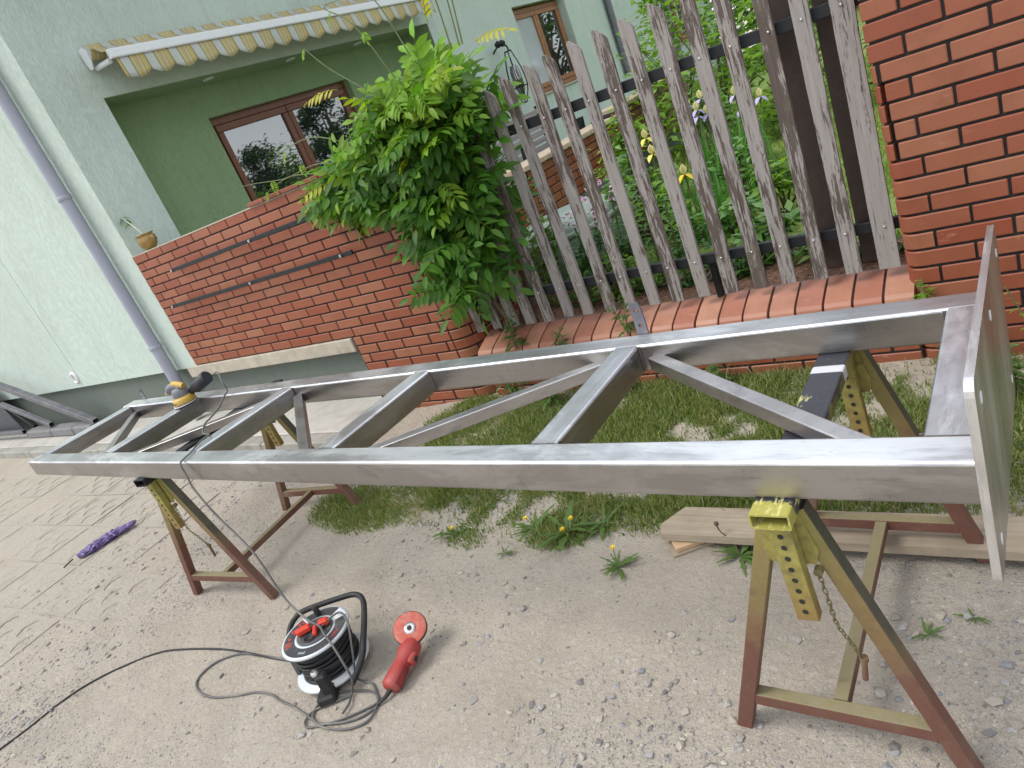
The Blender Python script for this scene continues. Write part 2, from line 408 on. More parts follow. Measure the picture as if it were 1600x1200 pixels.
def m_horse():
    """rust red primer, over-sprayed yellow towards the top, bare black on the upper side"""
    t = NT('sawhorse_paint')
    z = t.sep('Z'); n = t.noise(7, 5, 0.6); f = t.noise(60, 5, 0.7)
    add = t.n.new('ShaderNodeMath'); add.operation = 'MULTIPLY_ADD'; t.l.new(n, add.inputs[0]); add.inputs[1].default_value = 0.42; t.l.new(z, add.inputs[2])
    red = t.mix(f, (0.115, 0.047, 0.034), (0.18, 0.082, 0.06))
    yel = t.mix(f, (0.22, 0.19, 0.065), (0.32, 0.285, 0.085))
    col = t.mix(t.ramp(add.outputs[0], [(0.48, 0.0), (0.92, 1.0)]), red, yel)
    nz = t.n.new('ShaderNodeNewGeometry'); sx = t.n.new('ShaderNodeSeparateXYZ'); t.l.new(nz.outputs['Normal'], sx.inputs[0])
    up = t.ramp(sx.outputs['Z'], [(0.3, 0.0), (0.9, 0.85)])
    dust = t.mix(t.noise(30, 5, 0.7), (0.20, 0.185, 0.075), (0.28, 0.25, 0.16))
    hi = t.ramp(z, [(0.30, 0.0), (0.42, 1.0)]); slant = t.ramp(sx.outputs['Z'], [(0.15, 0.0), (0.28, 0.9)])
    col = t.mix(t.mix(1.0, hi, slant, 'MULTIPLY'), col, (0.055, 0.058, 0.048))
    col = t.mix(t.mix(1.0, t.ramp(z, [(0.2, 1.0), (0.3, 0.0)]), up, 'MULTIPLY'), col, dust)
    col = t.mix(t.ramp(t.noise(22, 6, 0.75), [(0.56, 0.0), (0.70, 0.7)]), col, (0.12, 0.09, 0.06))
    col = t.mix(t.ramp(t.noise(4, 6, 0.7), [(0.48, 0.0), (0.75, 0.5)]), col, (0.26, 0.20, 0.13))
    return t.done(col, 0.62, 0, t.bump(f, 0.15, 0.002), 0.35)
HORSE = m_horse()
def m_horse_yel():
    t = NT('sawhorse_yellow'); f = t.noise(40, 5, 0.7); z = t.sep('Z')
    col = t.mix(t.ramp(f, [(0.35, 0.0), (0.7, 1.0)]), (0.21, 0.18, 0.06), (0.36, 0.32, 0.08))
    zz = t.ramp(z, [(0.40, 1.0), (0.62, 0.0)])
    col = t.mix(zz, col, (0.24, 0.14, 0.05))
    col = t.mix(t.ramp(t.noise(18, 6, 0.75), [(0.58, 0.0), (0.68, 0.8)]), col, (0.10, 0.085, 0.05))
    return t.done(col, 0.6, 0, t.bump(f, 0.12, 0.002), 0.35)
HORSE_Y = m_horse_yel()
def m_beam():
    """black beam with worn yellow front end and white stripes"""
    t = NT('sawhorse_beam'); y = t.sep('Y'); f = t.noise(28, 6, 0.75)
    col = t.mix(f, (0.02, 0.021, 0.028), (0.05, 0.05, 0.062))
    a = t.n.new('ShaderNodeMath'); a.operation = 'MULTIPLY_ADD'; t.l.new(f, a.inputs[0]); a.inputs[1].default_value = 0.10; t.l.new(y, a.inputs[2])
    col = t.mix(t.ramp(a.outputs[0], [(-0.050, 0.9), (-0.042, 0.0)]), col, (0.40, 0.37, 0.08))
    stk = t.mix(1.0, t.ramp(t.noise(60, 4, 0.7, (1, 0.2, 1)), [(0.56, 0.0), (0.60, 1.0)]), t.ramp(y, [(-0.02, 1.0), (0.06, 0.0)]), 'MULTIPLY')
    col = t.mix(stk, col, (0.55, 0.52, 0.2))
    nrm = t.n.new('ShaderNodeNewGeometry'); sn = t.n.new('ShaderNodeSeparateXYZ'); t.l.new(nrm.outputs['Normal'], sn.inputs[0])
    ab = t.n.new('ShaderNodeMath'); ab.operation = 'ABSOLUTE'; t.l.new(sn.outputs['X'], ab.inputs[0])
    col = t.mix(t.ramp(t.mix(0.5, ab.outputs[0], t.noise(9, 5, 0.7)), [(0.72, 0.0), (0.80, 0.75)]), col, (0.30, 0.28, 0.08))
    col = t.mix(t.ramp(t.noise(16, 6, 0.75, (1, 0.4, 1)), [(0.62, 0.0), (0.67, 0.8)]), col, (0.55, 0.52, 0.22))
    for y0, y1 in ((0.485, 0.52), (0.655, 0.69)):
        col = t.mix(t.ramp(y, [(y0, 0.0), (y0 + 0.002, 0.85), (y1, 0.85), (y1 + 0.002, 0.0)]), col, (0.66, 0.66, 0.68))
    return t.done(col, 0.45, 0, t.bump(f, 0.1, 0.002), 0.4)
BEAM = m_beam()

def m_picket():
    t = NT('weathered_picket')
    g = t.noise(55, 6, 0.7, (1, 1, 0.06), True); peel = t.noise(46, 8, 0.75, (1.5, 1.5, 0.15), True, 0.4); big = t.noise(2.2, 4, 0.6, rand=True)
    grey = t.mix(g, (0.18, 0.158, 0.145), (0.41, 0.375, 0.355))
    brown = t.mix(g, (0.065, 0.05, 0.042), (0.145, 0.112, 0.097))
    b = t.n.new('ShaderNodeMath'); b.operation = 'MULTIPLY_ADD'; t.l.new(big, b.inputs[0]); b.inputs[1].default_value = 0.55; t.l.new(peel, b.inputs[2])
    c = t.n.new('ShaderNodeMath'); c.operation = 'MULTIPLY_ADD'; t.l.new(t.rand(), c.inputs[0]); c.inputs[1].default_value = 0.16; t.l.new(b.outputs[0], c.inputs[2])
    col = t.mix(t.ramp(c.outputs[0], [(0.86, 0.0), (0.90, 1.0)]), grey, brown)
    col = t.mix(t.ramp(t.noise(95, 3, 0.6, (1, 1, 0.025), True), [(0.30, 0.85), (0.36, 0.0)]), col, (0.03, 0.024, 0.02))
    col = t.mix(t.ramp(t.noise(5, 5, 0.7, (1, 1, 0.6), True), [(0.58, 0.0), (0.75, 0.45)]), col, (0.20, 0.20, 0.14))
    col = t.mix(t.ramp(t.noise(9, 3, 0.5, (1, 1, 0.5), True), [(0.72, 0.0), (0.76, 0.8)]), col, (0.05, 0.035, 0.03))
    nm = t.bump(c.outputs[0], 0.4, 0.004, t.bump(g, 0.5, 0.004))
    return t.done(col, 0.85, 0, nm, 0.25)
PICKET = m_picket()
DARKWOOD = plain('dark_stained_board', (0.06, 0.04, 0.033), 0.75, 0, 0.35, 18, 0.3)
def m_wood(name, a, b, axis=(0.05, 1, 1), rough=0.6, sc=40):
    t = NT(name); g = t.noise(sc, 6, 0.65, axis, False, 0.6); k = t.noise(6, 5, 0.7)
    col = t.mix(t.ramp(g, [(0.3, 0.0), (0.7, 1.0)]), a, b); col = t.mix(t.ramp(k, [(0.5, 0.0), (0.8, 0.5)]), col, tuple(x * 0.6 for x in a))
    return t.done(col, rough, 0, t.bump(g, 0.25, 0.003), 0.35)
PLANK = m_wood('plank_wood', (0.27, 0.215, 0.155), (0.40, 0.335, 0.255), (0.05, 1, 1), 0.85)
BLOCK = m_wood('fresh_wood', (0.48, 0.32, 0.18), (0.60, 0.43, 0.27), (0.4, 1, 1), 0.8)
WFRAME = m_wood('window_wood_dark', (0.13, 0.047, 0.022), (0.21, 0.08, 0.04), (1, 1, 0.08), 0.35)
WFRAME2 = m_wood('window_wood_oak', (0.27, 0.12, 0.05), (0.36, 0.17, 0.08), (1, 1, 0.08), 0.4)
BENCHW = m_wood('bench_wood', (0.26, 0.23, 0.225), (0.38, 0.34, 0.33), (1, 0.05, 1), 0.7)

def m_glass():
    t = NT('window_glass')
    t.b.inputs['IOR'].default_value = 2.35
    return t.done((0.012, 0.015, 0.016), 0.015, 0, t.bump(t.noise(1.2, 2), 0.02, 0.05), 0.75)
GLASS = m_glass()
GLASS_C = plain('curtained_glass', (0.42, 0.45, 0.47), 0.06, 0, 0.15, 3)
CURTAIN = plain('net_curtain', (0.5, 0.52, 0.54), 0.9, 0, 0.1, 30)

def m_leaf(name, cols, rough=0.42, trans=0.35, per='island', dry=False):
    t = NT(name)
    i = t.island() if per == 'island' else t.rand()
    col = t.ramp(i, [(k / max(1, len(cols) - 1), c) for k, c in enumerate(cols)])
    if per != 'island':
        col = t.hsv(col, t.island(), (0.75, 1.25), 0.008)
    col = t.mix(t.noise(9, 3), t.mix(1.0, col, (0.8, 0.8, 0.8), 'MULTIPLY'), col)
    if dry: col = t.mix(t.ramp(t.noise(3.2, 5, 0.7), [(0.54, 0.0), (0.68, 0.6)]), col, (0.36, 0.33, 0.14))
    t.done(col, rough, 0, None, 0.4)
    tr = t.n.new('ShaderNodeBsdfTranslucent'); ms = t.n.new('ShaderNodeMixShader'); ms.inputs[0].default_value = trans
    t.l.new(t.mix(1.0, col, (1.35, 1.5, 0.5), 'MULTIPLY'), tr.inputs['Color'])
    t.l.new(t.b.outputs[0], ms.inputs[1]); t.l.new(tr.outputs[0], ms.inputs[2]); t.l.new(ms.outputs[0], t.out.inputs[0])
    return t.m
L_MATURE = m_leaf('leaf_wisteria', [(0.055, 0.155, 0.02), (0.09, 0.225, 0.028), (0.13, 0.29, 0.035), (0.05, 0.14, 0.022)], 0.52, 0.38, 'obj')
L_YOUNG = m_leaf('leaf_wisteria_young', [(0.24, 0.42, 0.035), (0.18, 0.35, 0.03), (0.33, 0.45, 0.04)], 0.5, 0.42, 'obj')
L_YELLOW = m_leaf('leaf_yellow', [(0.55, 0.50, 0.05), (0.45, 0.47, 0.05)], 0.45, 0.4)
L_GRASS = m_leaf('grass_blades', [(0.16, 0.24, 0.05), (0.22, 0.30, 0.07), (0.31, 0.34, 0.11), (0.13, 0.2, 0.045), (0.46, 0.41, 0.23)], 0.6, 0.3, 'island', True)
L_LAWN = m_leaf('lawn_blades', [(0.2, 0.32, 0.06), (0.28, 0.38, 0.08), (0.34, 0.40, 0.11)], 0.6, 0.3)
L_WEED = m_leaf('weed_leaves', [(0.08, 0.16, 0.035), (0.115, 0.2, 0.05), (0.16, 0.25, 0.07)], 0.5, 0.3)
L_BUSH = m_leaf('shrub_leaves', [(0.13, 0.27, 0.03), (0.2, 0.36, 0.045), (0.26, 0.42, 0.06), (0.10, 0.2, 0.03)], 0.45, 0.4)
L_DARK = m_leaf('dark_foliage', [(0.045, 0.13, 0.03), (0.065, 0.17, 0.035), (0.10, 0.22, 0.05)], 0.45, 0.25)
L_LILY = m_leaf('lily_leaves', [(0.10, 0.24, 0.05), (0.15, 0.31, 0.07), (0.22, 0.38, 0.10)], 0.35, 0.3)
L_IRIS = m_leaf('iris_leaves', [(0.09, 0.25, 0.06), (0.13, 0.32, 0.07)], 0.4, 0.25)
L_TREE = m_leaf('tree_leaves', [(0.03, 0.07, 0.02), (0.05, 0.11, 0.03), (0.08, 0.15, 0.04)], 0.5, 0.25)
STEM = plain('green_stem', (0.13, 0.16, 0.06), 0.6, 0, 0.3, 30)
TWIG = plain('woody_stem', (0.13, 0.09, 0.065), 0.85, 0, 0.3, 20, 0.3)
F_YEL = plain('petal_yellow', (0.8, 0.58, 0.02), 0.5, 0, 0.1, 60)
F_CREAM = plain('petal_cream', (0.8, 0.74, 0.35), 0.5, 0, 0.15, 60)
F_LILAC = plain('petal_lilac', (0.45, 0.38, 0.68), 0.5, 0, 0.2, 60)
F_PINK = plain('petal_pink', (0.72, 0.45, 0.6), 0.5, 0, 0.2, 60)

# ------------------------------------------------------------------ GROUND
def vnoise(x, y, seed=0):
    """cheap smooth value noise on numpy arrays"""
    g = np.random.RandomState(seed).rand(256, 256)
    xi, yi = np.floor(x).astype(int), np.floor(y).astype(int); fx, fy = x - xi, y - yi
    fx, fy = fx * fx * (3 - 2 * fx), fy * fy * (3 - 2 * fy)
    a, b, c, d = g[xi % 256, yi % 256], g[(xi + 1) % 256, yi % 256], g[xi % 256, (yi + 1) % 256], g[(xi + 1) % 256, (yi + 1) % 256]
    return (a * (1 - fx) + b * fx) * (1 - fy) + (c * (1 - fx) + d * fx) * fy - 0.5
def ground_z(x, y):
    x, y = np.asarray(x, float), np.asarray(y, float)
    z = 0.016 * vnoise(x * 1.7, y * 1.7, 1) + 0.011 * vnoise(x * 5, y * 5, 2) + 0.007 * vnoise(x * 14, y * 14, 3)
    fade = np.clip(1 - np.maximum(np.abs(x + 3.2) - 5.0, np.abs(y - 1.4) - 2.5) / 3, 0, 1)
    z = z * fade
    bank = np.clip((y - 2.2) / 0.7, 0, 1) * np.clip((x + 3.6) / 0.5, 0, 1)
    z = z + 0.03 * bank
    pav = np.clip((-3.9 - x) / 0.4, 0, 1) * np.clip((y - 0.2) / 0.3, 0, 1) * np.clip((2.7 - y) / 0.2, 0, 1)
    return z * (1 - 0.72 * pav) - 0.0058 * pav
def gz(x, y): return float(ground_z(x, y))
xs = np.concatenate([[-200, -120, -70, -40, -25, -17, -13, -11, -9.5, -8.6], np.arange(-8.2, 1.3, 0.03), [1.6, 2.5, 4, 8, 16, 30, 60, 120, 200]])
ys = np.concatenate([[-200, -120, -70, -40, -20, -10, -5, -2.5, -1.2, -0.5], np.arange(-0.1, 3.16, 0.03), [3.3, 3.8, 6, 12, 25, 50, 90, 140, 200]])
GX, GY = np.meshgrid(xs, ys, indexing='ij')
GZ = ground_z(GX, GY)
nx, ny = len(xs), len(ys)
gm = bpy.data.meshes.new('ground')
idx = np.arange(nx * ny).reshape(nx, ny)
quads = np.stack([idx[:-1, :-1], idx[1:, :-1], idx[1:, 1:], idx[:-1, 1:]], -1).reshape(-1, 4)
gm.from_pydata(np.stack([GX, GY, GZ], -1).reshape(-1, 3).tolist(), [], quads.tolist())
gm.materials.append(GROUND); gm.polygons.foreach_set('use_smooth', [True] * len(gm.polygons)); gm.update()
tag(link('ground', gm), kind='structure')

# concrete walk along the house with its kerb
mb = MB(); mb.bbox(-40, -3.75, 2.62, 3.2, -0.2, 0.085, 0.008)
tag(mb.build('concrete_walk', CONC), kind='structure')
for i in range(9):
    pass
kerb = thing('kerb', 'low grey concrete kerb edging the walk below the mint wall', 'kerb', (-12, 2.55, 0)); kerb['kind'] = 'structure'
k0 = MB().bbox(-0.495, 0.495, -0.06, 0.06, -0.2, 0.08, 0.01).mesh('kerb_stone', plain('kerb_concrete', (0.36, 0.345, 0.31), 0.93, 0, 0.25, 12, 0.4, (0.2, 0.19, 0.15)))
for i in range(20):
    link('kerb_stone', k0, kerb, (-11.3 + i * 1.0, 0, rnd.uniform(-0.006, 0.006)))
# garden sheet behind the fence
mb = MB(); G0 = 0.37
gxs = [-6.10, -5, -4, -3.4, -2.8, -2.2, -1.6, -1, -0.4, 0.4, 3, 12, 40, 120]; gys = [3.24, 3.5, 4, 4.6, 5.2, 6, 7, 8.5, 10, 13, 17, 24, 40, 120]
mb.add([(x, y, G0 + 0.04 * (0.5 - rnd.random()) + 0.01 * max(0, min(y, 20) - 3.2)) for x in gxs for y in gys],
       [(i * len(gys) + j, (i + 1) * len(gys) + j, (i + 1) * len(gys) + j + 1, i * len(gys) + j + 1) for i in range(len(gxs) - 1) for j in range(len(gys) - 1)], smooth=True)
mb.add([(-2.8, 3.239, -0.05), (120, 3.239, -0.05), (120, 3.239, 0.35), (-2.8, 3.239, 0.35)], [(0, 1, 2, 3)])
tag(mb.build('garden_lawn', LAWN), kind='structure')
mb = MB(); mb.add([(-2.9, 3.235, 0.40), (-0.5, 3.235, 0.40), (-0.5, 3.6, 0.41), (-2.9, 3.75, 0.41), (-0.5, 3.235, 0.1), (-2.9, 3.235, 0.1)], [(0, 1, 2, 3), (0, 5, 4, 1)])
tag(mb.build('flower_bed', MULCH), kind='structure')

# grass pavers, half buried in the sand
def paver_mesh():
    mb = MB(); W, D, T = 0.58, 0.378, 0.06; nxp, nyp = 4, 2
    cw, cd = W / nxp, D / nyp
    for i in range(nxp):
        off = 0.5 if i % 2 else 0.0
        segs = [(k + off) for k in range(nyp)] if off == 0 else [-0.5 + 0, 0.5, 1.5, 2.5]
        for k in ([0, 1] if off == 0 else [0.5]):
            x0, y0 = -W / 2 + i * cw, -D / 2 + k * cd
            cx, cy = x0 + cw / 2, y0 + cd / 2
            o = [(x0, y0), (cx, y0), (x0 + cw, y0), (x0 + cw, cy), (x0 + cw, y0 + cd), (cx, y0 + cd), (x0, y0 + cd), (x0, cy)]
            hx, hy = cw * 0.37, cd * 0.36
            h = [(cx - hx * .45, cy - hy * .8), (cx, cy - hy), (cx + hx * .45, cy - hy * .8), (cx + hx, cy), (cx + hx * .45, cy + hy * .8), (cx, cy + hy), (cx - hx * .45, cy + hy * .8), (cx - hx, cy)]
            vs = [(a, b, 0) for a, b in o] + [(cx + (a - cx) * 1.0, cy + (b - cy) * 1.0, -0.002) for a, b in h] + [(cx + (a - cx) * 0.85, cy + (b - cy) * 0.85, -0.03) for a, b in h]
            n = 8
            mb.add(vs, [(a, (a + 1) % n, n + (a + 1) % n, n + a) for a in range(n)] + [(n + a, n + (a + 1) % n, 2 * n + (a + 1) % n, 2 * n + a) for a in range(n)])
        if off:
            for (ya, yb) in ((-D / 2, -D / 2 + cd * .5), (D / 2 - cd * .5, D / 2)):
                mb.add([(-W / 2 + i * cw, ya, 0), (-W / 2 + (i + 1) * cw, ya, 0), (-W / 2 + (i + 1) * cw, yb, 0), (-W / 2 + i * cw, yb, 0)], [(0, 1, 2, 3)])
    mb.add([(-W / 2, -D / 2, 0), (W / 2, -D / 2, 0), (W / 2, D / 2, 0), (-W / 2, D / 2, 0), (-W / 2, -D / 2, -T), (W / 2, -D / 2, -T), (W / 2, D / 2, -T), (-W / 2, D / 2, -T)],
           [(0, 1, 5, 4), (1, 2, 6, 5), (2, 3, 7, 6), (3, 0, 4, 7)])
    return mb.mesh('paver', PAVER)
pm_ = paver_mesh()
pav = thing('paver_field', 'area of concrete grass pavers half buried in pale sand at the left', 'pavement', (-4.0, 0.5, 0)); pav['kind'] = 'structure'
ca, sa = math.cos(R(4)), math.sin(R(4))
for i in range(14):
    for j in range(5):
        lx, ly = -0.29 - i * 0.60, 0.1 + j * 0.40
        if (i == 0 and j in (2, 3)) or (i == 0 and rnd.random() < 0.3) : continue
        x, y = lx * ca - ly * sa, lx * sa + ly * ca + 0.06
        if -4.0 + x > -3.95 or y + 0.5 > 2.35: continue
        wx, wy = -4.0 + x, 0.5 + y
        o = link('paver', pm_, pav, (x, y, -0.001 + rnd.uniform(-0.004, 0.003)))
        o.rotation_euler = (rnd.uniform(-.006, .006), rnd.uniform(-.006, .006), R(4) + rnd.uniform(-.01, .01))

# gravel: three sizes of stones, one object
def stones_mesh(name, n, size, region, mat, seed, flat=0.6, dens=None):
    rs = np.random.RandomState(seed)
    base = np.array([(1, 0, 0), (-1, 0, 0), (0, 1, 0), (0, -1, 0), (0, 0, 1), (0, 0, -1)], float) if size[1] < 0.006 else None
    if base is None:
        bm = bmesh.new(); bmesh.ops.create_icosphere(bm, subdivisions=1, radius=1)
        base = np.array([v.co[:] for v in bm.verts]); fc = np.array([[v.index for v in f.verts] for f in bm.faces]); bm.free()
    else:
        fc = np.array([(0, 2, 4), (2, 1, 4), (1, 3, 4), (3, 0, 4), (2, 0, 5), (1, 2, 5), (3, 1, 5), (0, 3, 5)])
    x = rs.uniform(region[0], region[1], n * 3); y = rs.uniform(region[2], region[3], n * 3)
    p = np.clip(0.35 + 2.2 * vnoise(x * 1.3, y * 1.3, seed + 5) + 1.2 * vnoise(x * 4, y * 4, seed + 9), 0.04, 1)
    if dens is not None: p = p * dens(x, y)
    k = rs.rand(n * 3) < p; x, y = x[k][:n], y[k][:n]; n = len(x)
    s = size[0] + (size[1] - size[0]) * rs.rand(n) ** 2.7
    V = base[None] * (1 + 0.5 * (rs.rand(n, len(base), 3) - 0.5) * 2)
    sc = np.stack([s * rs.uniform(.75, 1.3, n), s * rs.uniform(.75, 1.3, n), s * rs.uniform(.45, .8, n)], -1)
    V = V * sc[:, None, :]
    a = rs.uniform(0, 6.28, n); c, q = np.cos(a)[:, None], np.sin(a)[:, None]
    X = V[..., 0] * c - V[..., 1] * q + x[:, None]; Y = V[..., 0] * q + V[..., 1] * c + y[:, None]
    Z = V[..., 2] + (ground_z(x, y) + sc[:, 2] * rs.uniform(-0.25, 0.45, n))[:, None]
    vs = np.stack([X, Y, Z], -1).reshape(-1, 3)
    fs = (fc[None] + (np.arange(n) * len(base))[:, None, None]).reshape(-1, 3)
    me = bpy.data.meshes.new(name); me.vertices.add(len(vs)); me.vertices.foreach_set('co', vs.ravel())
    me.loops.add(fs.size); me.loops.foreach_set('vertex_index', fs.ravel()); me.polygons.add(len(fs))
    me.polygons.foreach_set('loop_start', np.arange(0, fs.size, 3)); me.polygons.foreach_set('loop_total', np.full(len(fs), 3))
    me.materials.append(mat); me.update(calc_edges=True); me.validate(); me.shade_flat()
    return me
sand_only = lambda x, y: np.clip(1.1 - np.clip(y - 1.9, 0, 1) * 1.2, 0.05, 1) * np.where(x < -4.2, 0.35, 1.0)
tag(link('gravel', stones_mesh('gravel', 8000, (0.0035, 0.0145), (-5.5, 0.6, 0.15, 2.9), PEBBLE, 3, dens=sand_only)), kind='stuff')
tag(link('grit', stones_mesh('grit', 60000, (0.0012, 0.0055), (-5.0, 0.5, 0.2, 2.8), PEBBLE, 8, dens=sand_only)), kind='stuff')

# ------------------------------------------------------------------ BRICKWORK
_bc = {}
def brick_mesh(L, h, d, mat, along='x', b=0.0035):
    k = (round(L, 3), round(h, 3), round(d, 3), mat.name, along)
    if k not in _bc:
        m = MB()
        if along == 'x': m.bbox(-L / 2, L / 2, 0, d, -h / 2, h / 2, b)
        else: m.bbox(-d, 0, -L / 2, L / 2, -h / 2, h / 2, b)
        _bc[k] = m.mesh('brick', mat)
    return _bc[k]
def brick_rows(parent, a0, a1, z0, n, pitch, face, mat, along='x', phase=0.0, pL=0.26, joint=0.010, d=0.03, keep=None, wob=0.0015, max_n=300):
    """a stretcher-bond skin of single bricks; face is the y (or x) of the front"""
    org = worg(parent); c = 0
    for r in range(n):
        z = z0 + r * pitch; s = a0 - pL + ((phase + (pL / 2 if r % 2 else 0)) % pL)
        s = a0 + ((phase + (pL / 2 if r % 2 else 0)) % pL) - pL
        while s < a1 - 0.01:
            u0, u1 = max(s, a0), min(s + pL, a1)
            s += pL
            if u1 - u0 < 0.03: continue
            L = u1 - u0 - joint; m = (u0 + u1) / 2
            if keep and not keep(m, z, r): continue
            f = face + rnd.uniform(-wob, wob)
            p = (m, f, z + pitch / 2) if along == 'x' else (f, m, z + pitch / 2)
            link('brick', brick_mesh(round(L, 2) if abs(L - (pL - joint)) > 0.01 else pL - joint, pitch - joint, d, mat(m, z) if callable(mat) else mat, along), parent, Vector(p) - org); c += 1
    return c
def arc_brick(parent, cx, cy, r, a0, a1, z, h, mat, lead=0.0, tail=0.0, t=0.03, n=6):
    """brick bent round a corner: straight lead, arc from a0 to a1 (deg), straight tail"""
    pts = []
    for k in range(n + 1):
        a = R(a0 + (a1 - a0) * k / n); pts.append((cx + r * math.cos(a), cy + r * math.sin(a), math.cos(a), math.sin(a)))
    t0 = (-pts[0][3], pts[0][2]); sg = 1 if a1 > a0 else -1
    if lead: pts.insert(0, (pts[0][0] - sg * t0[0] * lead, pts[0][1] - sg * t0[1] * lead, pts[0][2], pts[0][3]))
    t1 = (-pts[-1][3], pts[-1][2])
    if tail: pts.append((pts[-1][0] + sg * t1[0] * tail, pts[-1][1] + sg * t1[1] * tail, pts[-1][2], pts[-1][3]))
    m = MB(); vs = []; b = 0.0035
    for (x, y, u, v) in pts:
        for (dr, dz) in ((-t, 0.0), (-b, 0.0), (0, b), (0, h - b), (-b, h), (-t, h)):
            vs.append((x + u * dr, y + v * dr, z + dz))
    fs = [(i * 6 + k, i * 6 + (k + 1) % 6, (i + 1) * 6 + (k + 1) % 6, (i + 1) * 6 + k) for i in range(len(pts) - 1) for k in range(6)]
    fs += [tuple(range(6)), tuple(range((len(pts) - 1) * 6, len(pts) * 6))]
    m.add(vs, fs); return m.build('brick', mat, parent)

# terrace parapet (continues the house front), rounded at its right end
YB, PB = 3.04, 0.0698
par = thing('terrace_wall', 'long red clinker brick parapet wall below the green recess of the house', 'brick wall', (-4.5, YB, 0))
XL, XR, RC = -6.143, -3.03, 0.16
mb = MB()
mb.box(XL + 0.004, XR, YB + 0.006, YB + 0.30, 0.60, 1.636)
mb.box(-3.935, XR, YB + 0.0062, YB + 0.298, -0.1, 0.60)
arc = [(XR, YB + 0.0065)] + [(XR + (RC - 0.0065) * math.sin(R(a)), YB + RC - (RC - 0.0065) * math.cos(R(a))) for a in range(10, 91, 10)] + [(XR + RC - 0.0065, YB + 0.75), (XR, YB + 0.75)]
mb.prism(arc, -0.1, 1.637, 'z')
mb.build('mortar', MORTAR, par)
mb = MB(); mb.bbox(XL, XR + 0.1, YB - 0.002, YB + 0.303, 1.637, 1.647, 0.003); mb.build('top_bed', LINTEL, par)
salt = lambda x, z: BRICK_TOP if (z < 0.36 and x > -3.75) else BRICK
brick_rows(par, XL, XR, 0.596, 15, PB, YB, BRICK, 'x', 0.0, 0.250, 0.0105)
brick_rows(par, -3.93, XR, 0.596 - 9 * PB, 9, PB, YB, salt, 'x', 0.09, 0.250, 0.0105)
for r in range(-9, 15):
    z = 0.596 + r * PB + 0.005
    if r % 2: arc_brick(par, XR, YB + RC, RC, -88, 0, z, PB - 0.0105, BRICK, 0.0, 0.10)
    else:
        arc_brick(par, XR, YB + RC, RC, -88, -38, z, PB - 0.0105, BRICK, 0.0, 0.0); arc_brick(par, XR, YB + RC, RC, -34, 0, z, PB - 0.0105, BRICK, 0.0, 0.06)
brick_rows(par, YB + RC + 0.09, YB + 0.75, 0.596 - 4 * PB, 19, PB, XR + RC, BRICK, 'y', 0.1, 0.250, 0.008)
for i in range(7):                                   # dark red cap bricks along the right half of the top
    x = -4.30 + i * 0.2
    MB().bbox(x, x + 0.19, YB - 0.02, YB + 0.12, 1.648, 1.675, 0.004).build('cap_brick', BRICK_P, par)
MB().bbox(-6.30, -3.945, YB - 0.012, YB + 0.05, 0.487, 0.592, 0.006).build('concrete_lintel', LINTEL, par)

# two black rails bolted on it
for (xa, xb, za, zb, lab) in ((-5.56, -3.28, 1.437, 1.459, 'upper black steel flat rail bolted across the red brick parapet'),
                              (-5.85, -3.47, 1.163, 1.171, 'lower black steel flat rail bolted across the red brick parapet')):
    t = thing('wall_rail', lab, 'rail', (xa, YB - 0.055, za), group='black rails on the brick parapet')
    MB().bar((xa, YB - 0.055, za), (xb, YB - 0.055, zb), 0.014, 0.03, (0, 0, 1), 0.003).build('bar', BLACK, t)
    for f in (0.008, 0.51, 0.955):
        x, z = xa + (xb - xa) * f, za + (zb - za) * f
        b = MB(); b.tube([(x, YB - 0.075, z), (x, YB + 0.005, z)], 0.006, 8); b.tube([(x, YB - 0.072, z), (x, YB - 0.063, z)], 0.011, 6); b.build('bolt', ZINC, t)

# ------------------------------------------------------------------ HOUSE
XF = -6.138; YL = 3.05
HT = 4.5
house = thing('house', 'mint green rendered house with a darker green recessed loggia', 'house', (-8, 8, 0))
mb = MB()
mb.box(-40, -8.705, YL, YL + 0.3, 0.577, HT); mb.box(-8.697, XF, YL, YL + 0.3, 0.577, HT)
mb.build('front_wall', PLASTER, house)
mb = MB(); mb.box(-8.72, -8.68, YL + 0.02, YL + 0.29, 0.58, HT - 0.01); mb.build('expansion_joint', RUBBER, house)
mb = MB(); mb.box(-40, -3.95, YL + 0.05, YL + 0.28, -0.1, 0.572); mb.build('plinth', PLINTH, house)
# gable side, built round the loggia and the windows
LY0, LY1, LZ1, XB = 3.539, 8.07, 2.881, -6.58
W2 = (10.15, 11.80, 1.52, 2.83); W3 = (16.15, 17.4, 1.35, 2.8); YE = 18.9
def side(mb, y0, y1, z0, z1, t=0.25): mb.box(XF - t, XF, y0, y1, z0, z1)
mb = MB()
side(mb, YL + 0.3, LY0, 0, HT, 0.44); side(mb, LY0, LY1, LZ1, HT, 0.44)
side(mb, LY1, W2[0], 0, HT, 0.44); side(mb, W2[0], W2[1], 0, W2[2]); side(mb, W2[0], W2[1], W2[3], HT)
side(mb, W2[1], W3[0], 0, HT, 0.44); side(mb, W3[0], W3[1], 0, W3[2]); side(mb, W3[0], W3[1], W3[3], HT); side(mb, W3[1], YE, 0, HT, 0.44)
mb.build('side_wall', PLASTER, house)
W1 = (4.70, 6.77, 0.90, 2.577)
mb = MB()
b = XB - 0.2
mb.box(b, XB, LY0 - 0.1, W1[0], 0.8, 3.0); mb.box(b, XB, W1[1], LY1 + 0.1, 0.8, 3.0); mb.box(b, XB, W1[0], W1[1], W1[3], 3.0)
mb.box(XB, XF - 0.004, LY1 - 0.004, LY1 - 0.001, 0.8, LZ1); mb.box(XB, XF - 0.004, LY0 + 0.001, LY0 + 0.004, 0.8, LZ1)
